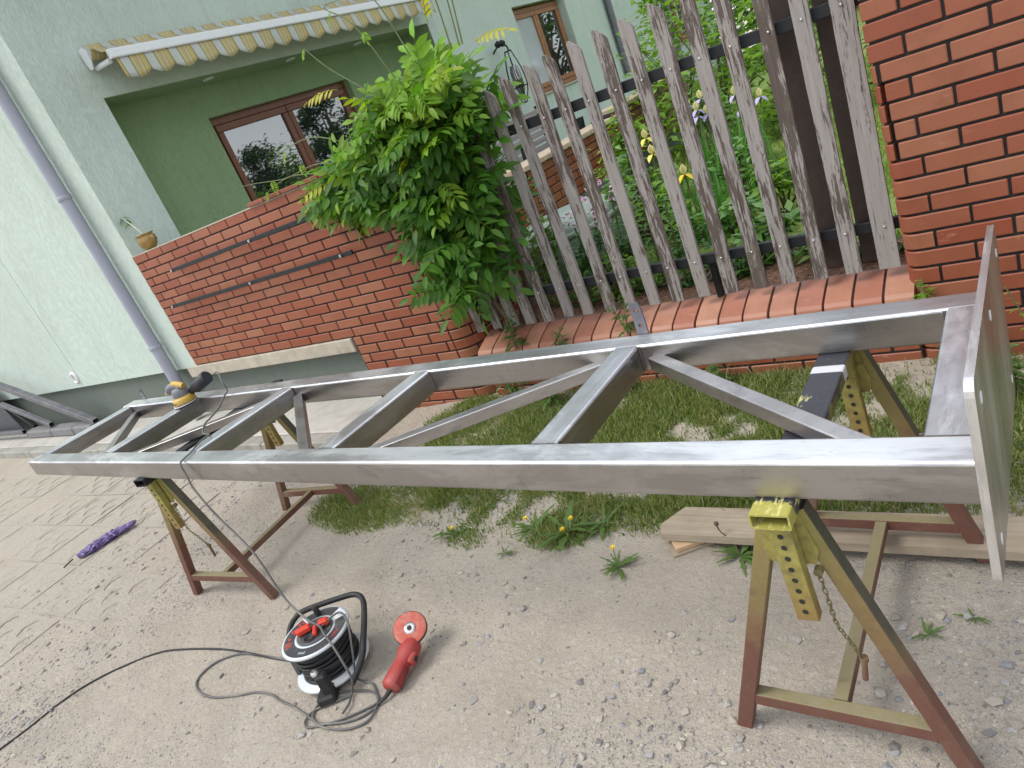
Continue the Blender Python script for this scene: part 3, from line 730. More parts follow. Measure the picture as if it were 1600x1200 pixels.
mb.build('loggia_wall', PLASTER_G, house)
mb = MB(); mb.box(XB, XF - 0.03, LY0 + 0.005, LY1 - 0.005, LZ1 - 0.003, LZ1 - 0.001); mb.build('loggia_ceiling', PLASTER_G, house)
mb = MB(); mb.box(XB - 0.2, -3.78, YL + 0.32, LY1, 0.2, 0.85); mb.build('terrace_floor', CONC, house)
mb = MB(); mb.box(-40, XF - 0.95, YL + 0.31, YE, 0, HT - 0.05); mb.build('inner_core', BLACK, house)
rf = MB(); rf.bbox(-40.4, XF + 0.55, YL - 0.55, YE + 0.5, HT + 0.002, HT + 0.16, 0.01); rf.build('shade_roof', DARKWOOD, house)  # out of view; overhang added to shade the top of the walls
for y in (4.73, 5.82, 6.91):
    f = MB().lathe([(0.055, 0.0), (0.055, -0.006), (0.04, -0.009), (0.038, -0.004)], Matrix.Translation((-6.33, y, LZ1 - 0.003)), 20).build('downlight', WHITE, house)
    MB().lathe([(0.036, 0.0), (0.036, -0.004)], Matrix.Translation((-6.33, y, LZ1 - 0.004)), 16).build('lamp_lens', ZINC, f)
def window(parent, x, y0, y1, z0, z1, splits, mat, fw=0.075, sill=None, curtain=None):
    """casement window in a wall facing +x; splits are the mullion positions"""
    w = MB()
    w.bbox(x - 0.07, x, y0, y1, z1 - fw, z1, 0.006); w.bbox(x - 0.07, x, y0, y1, z0, z0 + fw, 0.006)
    w.bbox(x - 0.07, x, y0, y0 + fw, z0 + fw + 0.001, z1 - fw - 0.001, 0.006); w.bbox(x - 0.07, x, y1 - fw, y1, z0 + fw + 0.001, z1 - fw - 0.001, 0.006)
    win = w.build('window', mat, parent)
    ed = [y0 + fw] + list(splits) + [y1 - fw]
    for k in range(len(ed) - 1):
        a, c = ed[k] + (0.004 if k else 0.002), ed[k + 1] - (0.004 if k < len(ed) - 2 else 0.002)
        s = MB(); q = 0.07
        za, zc = z0 + fw + 0.002, z1 - fw - 0.002
        s.bbox(x - 0.05, x + 0.018, a, c, zc - q, zc, 0.006); s.bbox(x - 0.05, x + 0.018, a, c, za, za + q, 0.006)
        s.bbox(x - 0.05, x + 0.018, a, a + q, za + q + .001, zc - q - .001, 0.006); s.bbox(x - 0.05, x + 0.018, c - q, c, za + q + .001, zc - q - .001, 0.006)
        s.build('sash', mat, win)
        g = MB(); g.box(x - 0.02, x - 0.012, a + q - 0.008, c - q + 0.008, za + q - 0.008, zc - q + 0.008); g.build('pane', GLASS_C if curtain == k else GLASS, win)
    if sill:
        MB().bbox(x, x + sill, y0 - 0.05, y1 + 0.05, z0 - 0.035, z0 - 0.004, 0.005).build('window_sill', LINTEL, win)
    return win
window(house, XB - 0.09, W1[0], W1[1], W1[2], W1[3], (5.75,), WFRAME)
window(house, XF - 0.13, W2[0] + 0.02, W2[1] - 0.02, W2[2] + 0.02, W2[3] - 0.02, (10.95,), WFRAME2, 0.07, 0.16, 0)
window(house, XF - 0.13, W3[0], W3[1], W3[2] + 0.02, W3[3], (16.8,), WFRAME2, 0.07, 0.16)
def downpipe(parent, x, y, z0, z1, mat, r=0.05, cols=()):
    p = MB().tube([(x, y, z0), (x, y, z1)], r, 18).build('downpipe', mat, parent)
    for z in cols:
        MB().lathe([(r + 0.004, -0.02), (r + 0.007, -0.018), (r + 0.007, 0.018), (r + 0.004, 0.02)], Matrix.Translation((x, y, z)), 18).build('pipe_clip', mat, p)
    return p
downpipe(house, XF - 0.36, YL - 0.075, 0.11, HT, PIPE, 0.052, (0.86, 2.28, 4.2))
downpipe(house, XF + 0.07, 13.25, 1.28, HT, STEEL_D, 0.06, (1.33,))
downpipe(house, XF + 0.07, 15.95, 0.5, HT, STEEL_D, 0.06, (1.5,))
v = MB().lathe([(0.075, 0.0), (0.075, 0.012), (0.06, 0.02), (0.05, 0.02), (0.046, 0.006)], Matrix.Translation((-8.79, YL, 0.70)) @ Matrix.Rotation(R(90), 4, 'X'), 24).build('vent_cap', WHITE, house)
MB().lathe([(0.045, 0.0), (0.045, 0.008)], Matrix.Translation((-8.79, YL - 0.001, 0.70)) @ Matrix.Rotation(R(90), 4, 'X'), 20).build('vent_grille', LINTEL, v)

# awning, rolled in
def m_awning():
    t = NT('awning_stripes'); y = t.sep('Y')
    sc = t.n.new('ShaderNodeMath'); sc.operation = 'MULTIPLY_ADD'; t.l.new(y, sc.inputs[0]); sc.inputs[1].default_value = 1 / 0.232; sc.inputs[2].default_value = 40.2
    fr = t.n.new('ShaderNodeMath'); fr.operation = 'FRACT'; t.l.new(sc.outputs[0], fr.inputs[0])
    G, Y, W, GR = (0.47, 0.49, 0.46), (0.48, 0.36, 0.10), (0.46, 0.42, 0.26), (0.17, 0.21, 0.13)
    st = [(0.0, G), (0.13, G), (0.18, G), (0.30, GR), (0.33, Y), (0.40, G), (0.45, Y), (0.50, W), (0.55, Y), (0.62, W), (0.66, G), (0.70, Y), (0.78, W), (0.84, Y), (0.92, GR), (0.96, G)]
    r = t.n.new('ShaderNodeValToRGB'); r.color_ramp.interpolation = 'CONSTANT'; e = r.color_ramp.elements
    while len(e) < len(st): e.new(0.5)
    for el, (p, c) in zip(e, st): el.position = p; el.color = (*c, 1)
    t.l.new(fr.outputs[0], r.inputs[0])
    col = t.mix(t.ramp(t.noise(5, 5, 0.6), [(0.4, 0.0), (0.8, 0.3)]), r.outputs[0], (0.25, 0.24, 0.2))
    return t.done(col, 0.9, 0, t.bump(t.noise(220, 2), 0.1, 0.002), 0.2)
AWN = m_awning()
awn = thing('awning', 'yellow and grey striped awning rolled in above the loggia', 'awning', (-6.0, 3.5, 3.1))
AY0, AY1 = 3.55, 7.95
rl = MB(); rl.tube([(-6.05, AY0, 3.21), (-6.05, AY1, 3.21)], 0.062, 20); rl.build('fabric_roll', AWN, awn)
sh_ = MB()
ns = 80; vs = []
for i in range(ns + 1):
    y = AY0 + 0.02 + (AY1 - AY0 - 0.04) * i / ns
    vs += [(-6.03, y, 3.243), (-5.96, y, 3.215 - 0.008 * abs(math.sin(y * 9))), (-5.875, y, 3.155)]
sh_.add(vs, [(i * 3 + k, i * 3 + 3 + k, i * 3 + 4 + k, i * 3 + 1 + k) for i in range(ns) for k in range(2)], smooth=True); sh_.build('canopy', AWN, awn)
fb = MB(); fb.bar((-5.86, AY0 + 0.06, 3.128), (-5.86, AY1, 3.128), 0.04, 0.075, (0, 0, 1), 0.012); fb.build('front_bar', WHITE, awn)
vl = MB(); per = 0.232; ny_ = 260; vs = []
for i in range(ny_ + 1):
    y = AY0 + 0.10 + (AY1 - AY0 - 0.1) * i / ny_; ph = (y + 0.045) / per
    sc = abs(math.sin(PI * ph)) ** 0.7
    bot = 2.965 - 0.05 * sc
    if i < 6: bot -= 0.03 * (6 - i) / 6
    for k in range(5):
        u = k / 4; vs.append((-5.86 + 0.016 * math.sin(2 * PI * ph) * u + 0.012 * math.sin(y * 3.1) * u + 0.015 * u + (0.03 * u * (6 - i) / 6 if i < 6 else 0), y, 3.095 + (bot - 3.095) * u))
vl.add(vs, [(i * 5 + k, (i + 1) * 5 + k, (i + 1) * 5 + k + 1, i * 5 + k + 1) for i in range(ny_) for k in range(4)], smooth=True)
o = vl.build('valance', AWN, awn); md = o.modifiers.new('thick', 'SOLIDIFY'); md.thickness = 0.002
for y in (AY0 - 0.006, AY1 + 0.006):
    ec = MB(); ec.prism([(-6.12, 3.15), (-6.12, 3.25), (-6.07, 3.265), (-6.02, 3.225), (-6.03, 3.13), (-6.06, 3.09), (-6.09, 3.09)], y - 0.006, y + 0.006, 'y'); ec.build('end_cap', WHITE, awn)
for y in (AY0 + 0.05, AY1 - 0.05):
    MB().tube([(-6.1, y, 3.10), (-5.9, y + 0.02, 3.09)], 0.022, 10).build('arm', WHITE, awn)
MB().tube([(-5.95, AY1 + 0.02, 3.05), (-5.98, AY1 + 0.12, 1.9)], 0.006, 6).build('crank_rod', WHITE, awn)

# wall lantern of wrought iron
lan = thing('wall_lantern', 'black wrought iron lantern hanging on the mint wall beside the far window', 'lantern', (-6.0, 9.28, 2.0))
br = MB(); br.tube(spline([(XF, 9.28, 2.30), (-6.02, 9.28, 2.36), (-5.9, 9.28, 2.33), (-5.88, 9.28, 2.26)], 5), 0.012, 6)
for k in (-1, 1): br.lathe([(0.001, -0.05), (0.05, -0.02), (0.05, 0.02), (0.001, 0.05)], Matrix.Translation((-5.98, 9.28 + 0.05 * k, 2.38)), 10)
br.build('bracket', BLACK, lan)
cg = MB()
for k in range(6):
    a = 2 * PI * k / 6; c_, s_ = math.cos(a), math.sin(a)
    cg.tube(spline([(-5.9 + 0.05 * c_, 9.28 + 0.05 * s_, 2.25), (-5.9 + 0.12 * c_, 9.28 + 0.12 * s_, 2.0), (-5.9 + 0.13 * c_, 9.28 + 0.13 * s_, 1.75), (-5.9 + 0.03 * c_, 9.28 + 0.03 * s_, 1.53)], 5), 0.007, 5)
for z, r in ((2.25, 0.05), (1.75, 0.13), (1.53, 0.03)): cg.tube([(-5.9 + r * math.cos(2 * PI * k / 20), 9.28 + r * math.sin(2 * PI * k / 20), z) for k in range(20)], 0.008, 5, closed=True)
cg.build('cage', BLACK, lan)
MB().lathe([(0.03, 1.62), (0.07, 1.75), (0.075, 1.95), (0.05, 2.05)], Matrix.Translation((-5.9, 9.28, 0)), 14).build('lantern_glass', GLASS, lan)

# flower pot on the parapet
pot = thing('flower_pot', 'ribbed brass flower pot with one drooping stalk at the left end of the brick parapet', 'flower pot', (-5.93, YB + 0.09, 1.647))
pb = MB(); vs = []; prof = [(0.038, 0.0), (0.062, 0.03), (0.078, 0.065), (0.074, 0.10), (0.062, 0.118), (0.082, 0.128), (0.08, 0.132), (0.056, 0.12), (0.05, 0.10)]
n = 48
for (r, z) in prof:
    for k in range(n):
        a = 2 * PI * k / n; rr = r * (1 + (0.035 * math.cos(16 * a + z * 60) if 0.01 < z < 0.11 else 0)); vs.append((rr * math.cos(a), rr * math.sin(a), z))
pb.add(vs, [(i * n + k, i * n + (k + 1) % n, (i + 1) * n + (k + 1) % n, (i + 1) * n + k) for i in range(len(prof) - 1) for k in range(n)], None, 0, True)
pb.build('pot', plain('brass_glaze', (0.33, 0.22, 0.08), 0.3, 0.55, 0.3, 30), pot, True)
MB().lathe([(0.05, 0.10), (0.001, 0.108)], None, 16).build('soil', MULCH, pot, True)
MB().tube(spline([(0, 0, 0.1), (-0.05, 0.0, 0.18), (-0.13, 0.0, 0.26), (-0.18, 0, 0.31)], 5), 0.006, 6).build('stalk', plain('pale_stem', (0.5, 0.55, 0.45), 0.6), pot, True)

# ------------------------------------------------------------------ LEAF TOOLS
def leaflet(mb, M, L, W, fold=0.25, droop=0.25, mi=0):
    """pointed leaf along +Y, folded along its midrib"""
    vs = [(0, 0, 0)]
    for t, w in ((0.28, 0.85), (0.6, 0.9), (0.85, 0.45)):
        z = -droop * L * t * t
        vs += [(-W * w / 2, L * t, z + fold * W * w / 2), (0, L * t, z), (W * w / 2, L * t, z + fold * W * w / 2)]
    vs.append((0, L, -droop * L))
    fs = [(0, 2, 1), (0, 3, 2), (1, 2, 5, 4), (2, 3, 6, 5), (4, 5, 8, 7), (5, 6, 9, 8), (7, 8, 10), (8, 9, 10)]
    mb.add(vs, fs, M, mi, True)
def simple_leaf(mb, M, L, W, droop=0.3, mi=0):
    vs = [(0, 0, 0), (-W / 2, L * .45, -droop * L * .2 + W * .12), (0, L * .5, -droop * L * .25), (W / 2, L * .45, -droop * L * .2 + W * .12), (0, L, -droop * L)]
    mb.add(vs, [(0, 2, 1), (0, 3, 2), (1, 2, 4), (2, 3, 4)], M, mi, True)
def frond(rn, n=5, L=0.25, l=0.075, w=0.03):
    """pinnate leaf: rachis along +Y drooping, n pairs + tip"""
    mb = MB(); pts = []
    for k in range(n + 2):
        t = k / (n + 1); pts.append(Vector((0, L * t, -0.35 * L * t * t)))
    for k in range(1, n + 1):
        for s in (-1, 1):
            ll = l * (0.75 + 0.4 * math.sin(PI * (k / (n + 1)))) * rn.uniform(.9, 1.12)
            d = Vector((s * 0.95, 0.45 + 0.1 * rn.random(), -0.25 - 0.3 * rn.random()))
            leaflet(mb, frame(pts[k], d, (rn.uniform(-.3, .3), 0.1, 1)), ll, ll * w / l, 0.3, rn.uniform(.1, .4))
    leaflet(mb, frame(pts[-1], (rn.uniform(-.2, .2), 1, -0.5)), l, w, 0.3, 0.25)
    mb.tube([tuple(p) for p in pts], [0.0022] * (n + 1) + [0.0012], 3, caps=False)
    return mb
rl_ = random.Random(5)
FR_M = [frond(rl_, rl_.choice((4, 5, 5, 6)), rl_.uniform(.19, .28), rl_.uniform(.075, .105), rl_.uniform(.034, .044)).mesh('leaf', L_MATURE, fix=False) for _ in range(8)]
FR_Y = [frond(rl_, rl_.choice((4, 5)), rl_.uniform(.15, .23), rl_.uniform(.06, .09), rl_.uniform(.027, .037)).mesh('leaf', L_YOUNG, fix=False) for _ in range(6)]
FR_YE = [frond(rl_, 6, 0.2, 0.05, 0.018).mesh('leaf', L_YELLOW, fix=False) for _ in range(2)]
def in_poly(x, z, P):
    c = False; j = len(P) - 1
    for i in range(len(P)):
        if ((P[i][1] > z) != (P[j][1] > z)) and x < (P[j][0] - P[i][0]) * (z - P[i][1]) / (P[j][1] - P[i][1]) + P[i][0]: c = not c
        j = i
    return c

wl_ = MB()
for k in range(7): leaflet(wl_, frame((-0.12 - 0.012 * k, 0, 0.25 + 0.011 * k), (rnd.uniform(-1, .2), rnd.uniform(-.8, .8), rnd.uniform(-.3, .5))), 0.06, 0.028, .3, .6)
wl_.build('withered_bloom', L_LILY, pot, True, False)
# ------------------------------------------------------------------ WISTERIA on the wall's corner
vine = thing('wisteria', 'lush green wisteria climbing over the corner of the brick parapet and first fence pickets', 'climbing plant', (-2.62, 3.25, 0.4))
tr = MB(); rv = random.Random(21)
for k in range(5):
    p = [(-2.62 + rv.uniform(-.08, .08), 3.24 + rv.uniform(-.04, .06), 0.38)]
    for q in range(6):
        p.append((p[-1][0] + rv.uniform(-.12, .1), 3.2 + rv.uniform(-.1, .12), 0.38 + (q + 1) * 0.25))
    tr.tube(spline(p, 4), [0.018 - 0.012 * i / 24 for i in range(25)], 6)
tr.build('trunk', TWIG, vine)
VP = [(-3.36, 1.56), (-3.28, 1.62), (-2.98, 1.66), (-2.86, 1.80), (-2.62, 1.88), (-2.48, 1.92), (-2.37, 1.86), (-2.33, 1.74), (-2.33, 1.56), (-2.40, 1.42), (-2.46, 1.2), (-2.52, 0.98),
      (-2.62, 0.80), (-2.76, 0.78), (-2.80, 0.98), (-2.74, 1.22), (-2.95, 1.38), (-3.24, 1.42), (-3.40, 1.44)]
cand = []
while len(cand) < 520:
    x, z = rv.uniform(-3.65, -2.0), rv.uniform(0.6, 2.12)
    if not in_poly(x, z, VP): continue
    y = rv.uniform(2.86, 3.32) if x > -2.95 else rv.uniform(2.84, 3.12)
    cand.append((x, y, z))
cand.sort(key=lambda c: c[1])
rest = MB()
for i, (x, y, z) in enumerate(cand):
    out = Vector((rv.uniform(-1, 1), rv.uniform(-1.0, .1), rv.uniform(-.25, .8)))
    if x < -3.1: out.x -= 0.5
    M = frame((x, y, z), out, (rv.uniform(-.5, .5), -0.75 + rv.uniform(-.5, .5), 1))
    top = (z > 1.62 + rv.uniform(-.1, .2)) or (x < -3.0 and rv.random() < 0.65)
    if not top and y < 2.93: top = rv.random() < 0.3
    if i < 290:
        o = link('leaf', rv.choice(FR_Y if top else FR_M), vine); M.translation = M.translation - worg(vine); o.matrix_local = M
        if rv.random() < 0.012: o.data = FR_YE[0]
    else:
        src = rv.choice(FR_M[:4]); rest.add([v.co for v in src.vertices], [tuple(p.vertices) for p in src.polygons], M, 1 if top else 0, True)
o = rest.build('inner_leaves', [L_MATURE, L_YOUNG], vine, fix=False); o['kind'] = 'stuff'
for (x, y, z, d) in ((-2.94, 2.92, 2.02, (-.8, -.3, .3)), (-2.02, 2.95, 1.93, (.9, -.3, .2)), (-3.18, 2.85, 1.60, (-.6, -.7, .2)), (-2.2, 2.9, 2.08, (.3, -.4, .8))):
    o = link('leaf', FR_YE[1], vine); M = frame((x, y, z), d, (0, -.5, 1)); M.translation -= worg(vine); o.matrix_local = M
sh = MB()
for p in ([(-2.75, 3.0, 1.9), (-2.95, 2.95, 2.12), (-3.08, 2.95, 2.28)], [(-2.6, 3.0, 1.95), (-2.68, 2.95, 2.25), (-2.8, 2.93, 2.38), (-2.62, 2.92, 2.36)],
          [(-2.45, 3.0, 2.0), (-2.5, 2.96, 2.3), (-2.62, 2.95, 2.36)], [(-2.2, 3.0, 1.95), (-2.16, 2.96, 2.25), (-2.24, 2.95, 2.35), (-2.36, 2.95, 2.28)],
          [(-2.15, 3.0, 1.95), (-2.08, 2.97, 2.3), (-2.0, 2.95, 2.7)], [(-2.13, 3.0, 1.95), (-2.05, 2.97, 2.3), (-1.98, 2.95, 2.65)],
          [(-3.0, 2.95, 1.72), (-3.25, 2.9, 1.86), (-3.55, 2.88, 1.86), (-3.7, 2.87, 1.82)], [(-3.05, 2.95, 1.62), (-3.3, 2.9, 1.72), (-3.6, 2.87, 1.72), (-3.85, 2.85, 1.76), (-4.0, 2.84, 1.78)],
          [(-3.4, 3.0, 1.66), (-3.7, 3.0, 1.72), (-3.95, 3.0, 1.70), (-4.05, 3.0, 1.66)]):
    q = spline(p, 6); sh.tube(q, [0.0042 - 0.0026 * i / len(q) for i in range(len(q))], 5)
sh.build('shoots', STEM, vine)
for (x, y, z) in ((-3.08, 2.95, 2.28), (-2.76, 2.93, 2.36), (-3.5, 2.88, 1.86), (-3.72, 2.86, 1.74), (-3.45, 2.89, 1.76), (-2.24, 2.95, 2.33), (-2.62, 2.93, 2.2), (-4.0, 3.0, 1.7)):
    o = link('leaf', rv.choice(FR_Y), vine); M = frame((x, y, z), (rv.uniform(-.6, .6), -.4, -.5), (0, -.3, 1)) @ Matrix.Scale(0.33, 4); M.translation -= worg(vine); o.matrix_local = M

# ------------------------------------------------------------------ LOW WALL, FENCE, PILLAR
YW = 3.06
low = thing('low_wall', 'low red brick base wall with sloping red tile coping under the picket fence', 'low wall', (-1.7, YW, 0))
MB().box(-2.87, -0.485, YW + 0.006, YW + 0.20, -0.1, 0.325).build('mortar', MORTAR, low)
brick_rows(low, -2.87, -0.485, 0.335 - 4 * 0.0741 - 0.03, 4, 0.0741, YW, BRICK_P, 'x', 0.12, 0.253, 0.010)
mb = MB(); mb.prism([(3.05, 0.329), (3.05, 0.348), (3.235, 0.415), (3.235, 0.33)], -2.875, -0.487, 'x'); mb.build('coping_bed', MORTAR_G, low)
cp = MB()
prof = [(3.015, 0.318), (3.010, 0.336), (3.016, 0.352), (3.032, 0.366), (3.06, 0.378), (3.13, 0.402), (3.20, 0.420), (3.215, 0.42), (3.215, 0.408), (3.06, 0.352), (3.045, 0.32)]
cp.prism([(y - YW, z - 0.37) for y, z in prof], -0.054, 0.054, 'x')
cpm = cp.mesh('coping_tile', COPING)
NT_ = 20
for i in range(NT_):
    x = -2.80 + i * 0.1195
    o = link('coping_tile', cpm, low, (x + 1.7, rnd.uniform(-.003, .003), 0.37 + rnd.uniform(-.002, .002)))

fence = thing('picket_fence', 'weathered grey brown wooden picket fence on black steel rails above the low wall', 'fence', (-1.7, 3.13, 0.45))
PX = [(-2.845, 1.70, 2.0), (-2.71, 1.70, 1.0)] + [(x, t, l) for x, t, l in ((-2.579, 1.72, 0.8), (-2.454, 1.72, 0.5), (-2.325, 1.72, 0.2), (-2.182, 1.73, 0), (-2.055, 1.755, 0.3), (-1.912, 1.76, -.1), (-1.788, 1.765, 0), (-1.65, 1.775, 0), (-1.518, 1.775, 0), (-1.380, 1.775, 0), (-1.242, 1.778, 0), (-1.101, 1.80, 0.1), (-0.971, 1.81, 0), (-0.832, 1.81, 0), (-0.700, 1.82, -.2), (-0.560, 1.82, 0))]
for i, (x, zt, lean) in enumerate(PX):
    w = rnd.uniform(0.057, 0.064) if i < len(PX) - 1 else 0.08; z0 = 0.455 + rnd.uniform(-.004, .006); h = zt - z0
    lft, rgt = [], []
    for k in range(11):
        t = k / 10; lft.append((-w / 2 + rnd.uniform(-.0018, .0018), t * (h - 0.01))); rgt.append((w / 2 + rnd.uniform(-.0018, .0018), t * (h - 0.055)))
    top = [(w * .40, h - 0.043), (w * .22, h - 0.026), (w * .0, h - 0.018), (-w * .2, h - 0.006), (-w * .38, h)]
    poly = rgt + top + lft[::-1]
    m = MB(); m.prism([(u, v_) for u, v_ in poly], -0.011, 0.008, 'y')
    bmx = m.mesh('picket', PICKET)
    o = link('picket', bmx, fence, Vector((x, 3.13 + rnd.uniform(-.002, .002), z0)) - worg(fence)); o.rotation_euler = (0, R(-lean * 0.9 + rnd.uniform(-.25, .25)), 0)
    for zz in (0.635, 1.505):
        MB().lathe([(0.006, 0), (0.006, 0.003), (0.003, 0.005)], Matrix.Translation((rnd.uniform(-.008, .008), -0.011, zz - z0)) @ Matrix.Rotation(R(90), 4, 'X'), 8).build('screw', ZINC, o, True)
for zc in (1.503, 0.632):
    MB().bar((-2.95, 3.163, zc), (-0.40, 3.163, zc), 0.03, 0.05, (0, 0, 1), 0.004).build('rail', BLACK, fence)
for x in (-1.33, -2.75): MB().bar((x, 3.20, 0.38), (x, 3.20, 0.61), 0.03, 0.03, (1, 0, 0), 0.003).build('support', BLACK, fence)
for (x, y, w) in ((-0.79, 3.215, 0.075), (-0.642, 3.215, 0.07)):
    b = MB(); b.bbox(x - w / 2, x + w / 2, y, y + 0.022, 0.46, 1.85, 0.003); b.build('board', DARKWOOD, fence)

pil = thing('gate_pillar', 'thick red clinker brick gate pillar at the right end of the fence', 'brick pillar', (0.1, YW, 0))
PXL, PXR, PP, PZ0 = -0.497, 0.60, 0.0741, 0.009
pm = MB(); pm.box(PXL + 0.012, PXR, YW + 0.007, YW + 0.9, 1.2, 2.02)
pm.prism([(PXL + 0.075, YW + 0.0074), (PXR - 0.001, YW + 0.0074), (PXR - 0.001, YW + 0.899), (PXL + 0.012, YW + 0.899), (PXL + 0.012, YW + 0.07), (PXL + 0.03, YW + 0.03)], -0.1, 1.2, 'z')
pm.build('mortar', MORTAR, pil)
for r in range(-1, 27):
    z = PZ0 + r * PP + 0.0055; h = PP - 0.011
    depth = max(0.0, min(1.0, (19 - r) / 13.0)); rc = 0.008 + 0.055 * depth        # corner rounder towards the foot
    odd = r % 2
    first = -0.376 if odd else -0.249
    xe = first - 0.005
    if r > 16 or r < 12 and not (4 < r < 0):
        if r < 12: arc_brick(pil, PXL + rc, YW + rc, rc, 180, 270, z, h, BRICK_P, 0.06 if odd else 0.1, xe - (PXL + rc), n=5)
        else:
            MB().bbox(PXL, xe, YW, YW + 0.03, z, z + h, 0.0035).build('brick', BRICK_P, pil); MB().bbox(PXL + 0.001, PXL + 0.03, YW + 0.032, YW + 0.14, z, z + h, 0.003).build('brick', BRICK_P, pil)
    else:
        j = PXL + rc + 0.004
        arc_brick(pil, PXL + rc, YW + rc, rc, 180, 262, z, h, BRICK_P, 0.08, 0.0, n=4)
        MB().bbox(j + 0.008, xe, YW, YW + 0.03, z, z + h, 0.0035).build('brick', BRICK_P, pil)
    x = first
    while x < PXR - 0.03:
        x1 = min(x + 0.2535, PXR); L = x1 - x - 0.010
        link('brick', brick_mesh(round(L, 3), h, 0.03, BRICK_P, 'x'), pil, Vector(((x + x1) / 2, YW + rnd.uniform(-.0015, .0015), z + h / 2)) - worg(pil)); x = x1
    y = YW + 0.145
    while y < YW + 0.85:
        link('brick', brick_mesh(0.2435, h, 0.03, BRICK_P, 'y'), pil, Vector((PXL + 0.03, y + 0.1268, z + h / 2)) - worg(pil)); y += 0.2535

# ------------------------------------------------------------------ INNER TERRACE WALL, BENCH, TUB
inn = thing('garden_wall', 'stepped red brick garden wall with sandstone coping seen between the pickets', 'garden wall', (-3.5, 6, 0.4))
XI = -3.5
mb = MB(); mb.box(XI - 0.25, XI - 0.006, 4.35, 9.2, 0.62, 1.01); mb.box(XI - 0.249, XI - 0.0062, 5.15, 9.2, 1.01, 1.06); mb.box(XI - 0.248, XI - 0.0064, 6.95, 9.2, 1.06, 1.13); mb.build('mortar', MORTAR, inn)
mb = MB(); mb.box(XI - 0.26, XI - 0.003, 4.30, 9.3, 0.2, 0.617); mb.build('plinth', PLINTH, inn)
brick_rows(inn, 4.35, 9.2, 0.62, 5, 0.073, XI, BRICK, 'y', 0.07, 0.255, 0.010)
brick_rows(inn, 5.15, 9.2, 0.985, 1, 0.073, XI, BRICK, 'y', 0.2, 0.255, 0.010)
brick_rows(inn, 6.95, 9.2, 1.058, 1, 0.073, XI, BRICK, 'y', 0.07, 0.255, 0.010)
SAND = plain('sandstone', (0.50, 0.40, 0.29), 0.9, 0, 0.25, 10, 0.4)
y = 4.3
while y < 9.2:
    z = 1.012 if y < 5.1 else (1.062 if y < 6.9 else 1.135)
    MB().bbox(XI - 0.27, XI + 0.035, y, y + 0.385, z, z + 0.05, 0.008).build('coping_stone', SAND, inn); y += 0.40
bench = thing('garden_bench', 'grey slatted garden bench with black scrolled legs behind the fence', 'bench', (-4.25, 6.6, 0.85))
for k in range(6):
    MB().bbox(-4.45, -4.42, 5.95, 7.25, 1.02 + k * 0.075, 1.075 + k * 0.075, 0.004).build('slat', BENCHW, bench)
for k in range(4):
    MB().bbox(-4.38 + k * 0.09, -4.30 + k * 0.09, 5.95, 7.25, 0.995, 1.015, 0.004).build('slat', BENCHW, bench)
for y in (6.0, 7.2):
    lg = MB(); lg.prism([(-4.46, 0.84), (-4.40, 0.84), (-4.38, 0.98), (-4.06, 0.98), (-4.0, 0.84), (-3.95, 0.84), (-3.98, 1.0), (-3.96, 1.2), (-4.03, 1.2), (-4.05, 1.0), (-4.40, 1.0), (-4.44, 1.48), (-4.48, 1.48)], y - 0.03, y + 0.03, 'y'); lg.build('leg', BLACK, bench)
tub = thing('garden_tub', 'big grey green upturned plastic tub among plants behind the fence', 'tub', (-2.75, 4.35, G0))
tb = MB(); pf = [(0.40, 0.0), (0.42, 0.04), (0.36, 0.3), (0.33, 0.42), (0.30, 0.46), (0.28, 0.43), (0.05, 0.40)]
tb.lathe(pf, Matrix.Diagonal((1.0, 1.35, 0.9, 1)), 40)
tb.build('shell', plain('tub_plastic', (0.20, 0.25, 0.215), 0.5, 0, 0.2, 8), tub, True)
MB().tube([(0.345 * math.cos(2 * PI * k / 40), 1.35 * 0.345 * math.sin(2 * PI * k / 40), 0.335) for k in range(40)], 0.02, 8, closed=True).build('rim', plain('tub_rim', (0.24, 0.29, 0.25), 0.5), tub, True)
lst = thing('rock_slab', 'rough dark flagstone leaning against the tub behind the fence', 'stone', (-2.62, 4.75, G0 + 0.2))
MB().bbox(-0.22, 0.22, -0.03, 0.03, -0.22, 0.16, 0.02, Matrix.Rotation(R(-18), 4, 'X')).build('slab', plain('slate', (0.16, 0.17, 0.155), 0.8, 0, 0.3, 12, 0.5), lst, True)

# ------------------------------------------------------------------ STEEL FRAME
ZT, HB, WB = 0.85, 0.09, 0.086
fr = thing('steel_ladder', 'long welded ladder frame of bare steel box section lying across two sawhorses', 'steel frame', (-2.4, 1.5, ZT - HB))
zc = ZT - HB / 2
def sanded_skylit(m, zmin=ZT - 0.0095):  # up-facing faces take the paler steel: sanded, and coloured as if skylit
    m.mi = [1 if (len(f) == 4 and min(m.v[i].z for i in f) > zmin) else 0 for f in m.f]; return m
def yn(x): return 1.156 + (x + 4.668) * (1.130 - 1.156) / 4.539           # front line of the near beam
XE0, XE1 = -4.668, -0.130
yf = lambda x: 1.8365
A, B = (XE0, yn(XE0) + WB / 2, zc), (XE1, yn(XE1) + WB / 2, zc)
sanded_skylit(MB().bar(A, B, WB, HB, (0, 0, 1), 0.008)).build('long_beam', [STEEL_X, STEEL_TX], fr)
sanded_skylit(MB().bar((XE0, 1.80, zc), (XE1, 1.795, zc), WB, HB, (0, 0, 1), 0.008)).build('long_beam', [STEEL_X, STEEL_TX], fr)
yi0 = 1.242; yi1 = 1.757
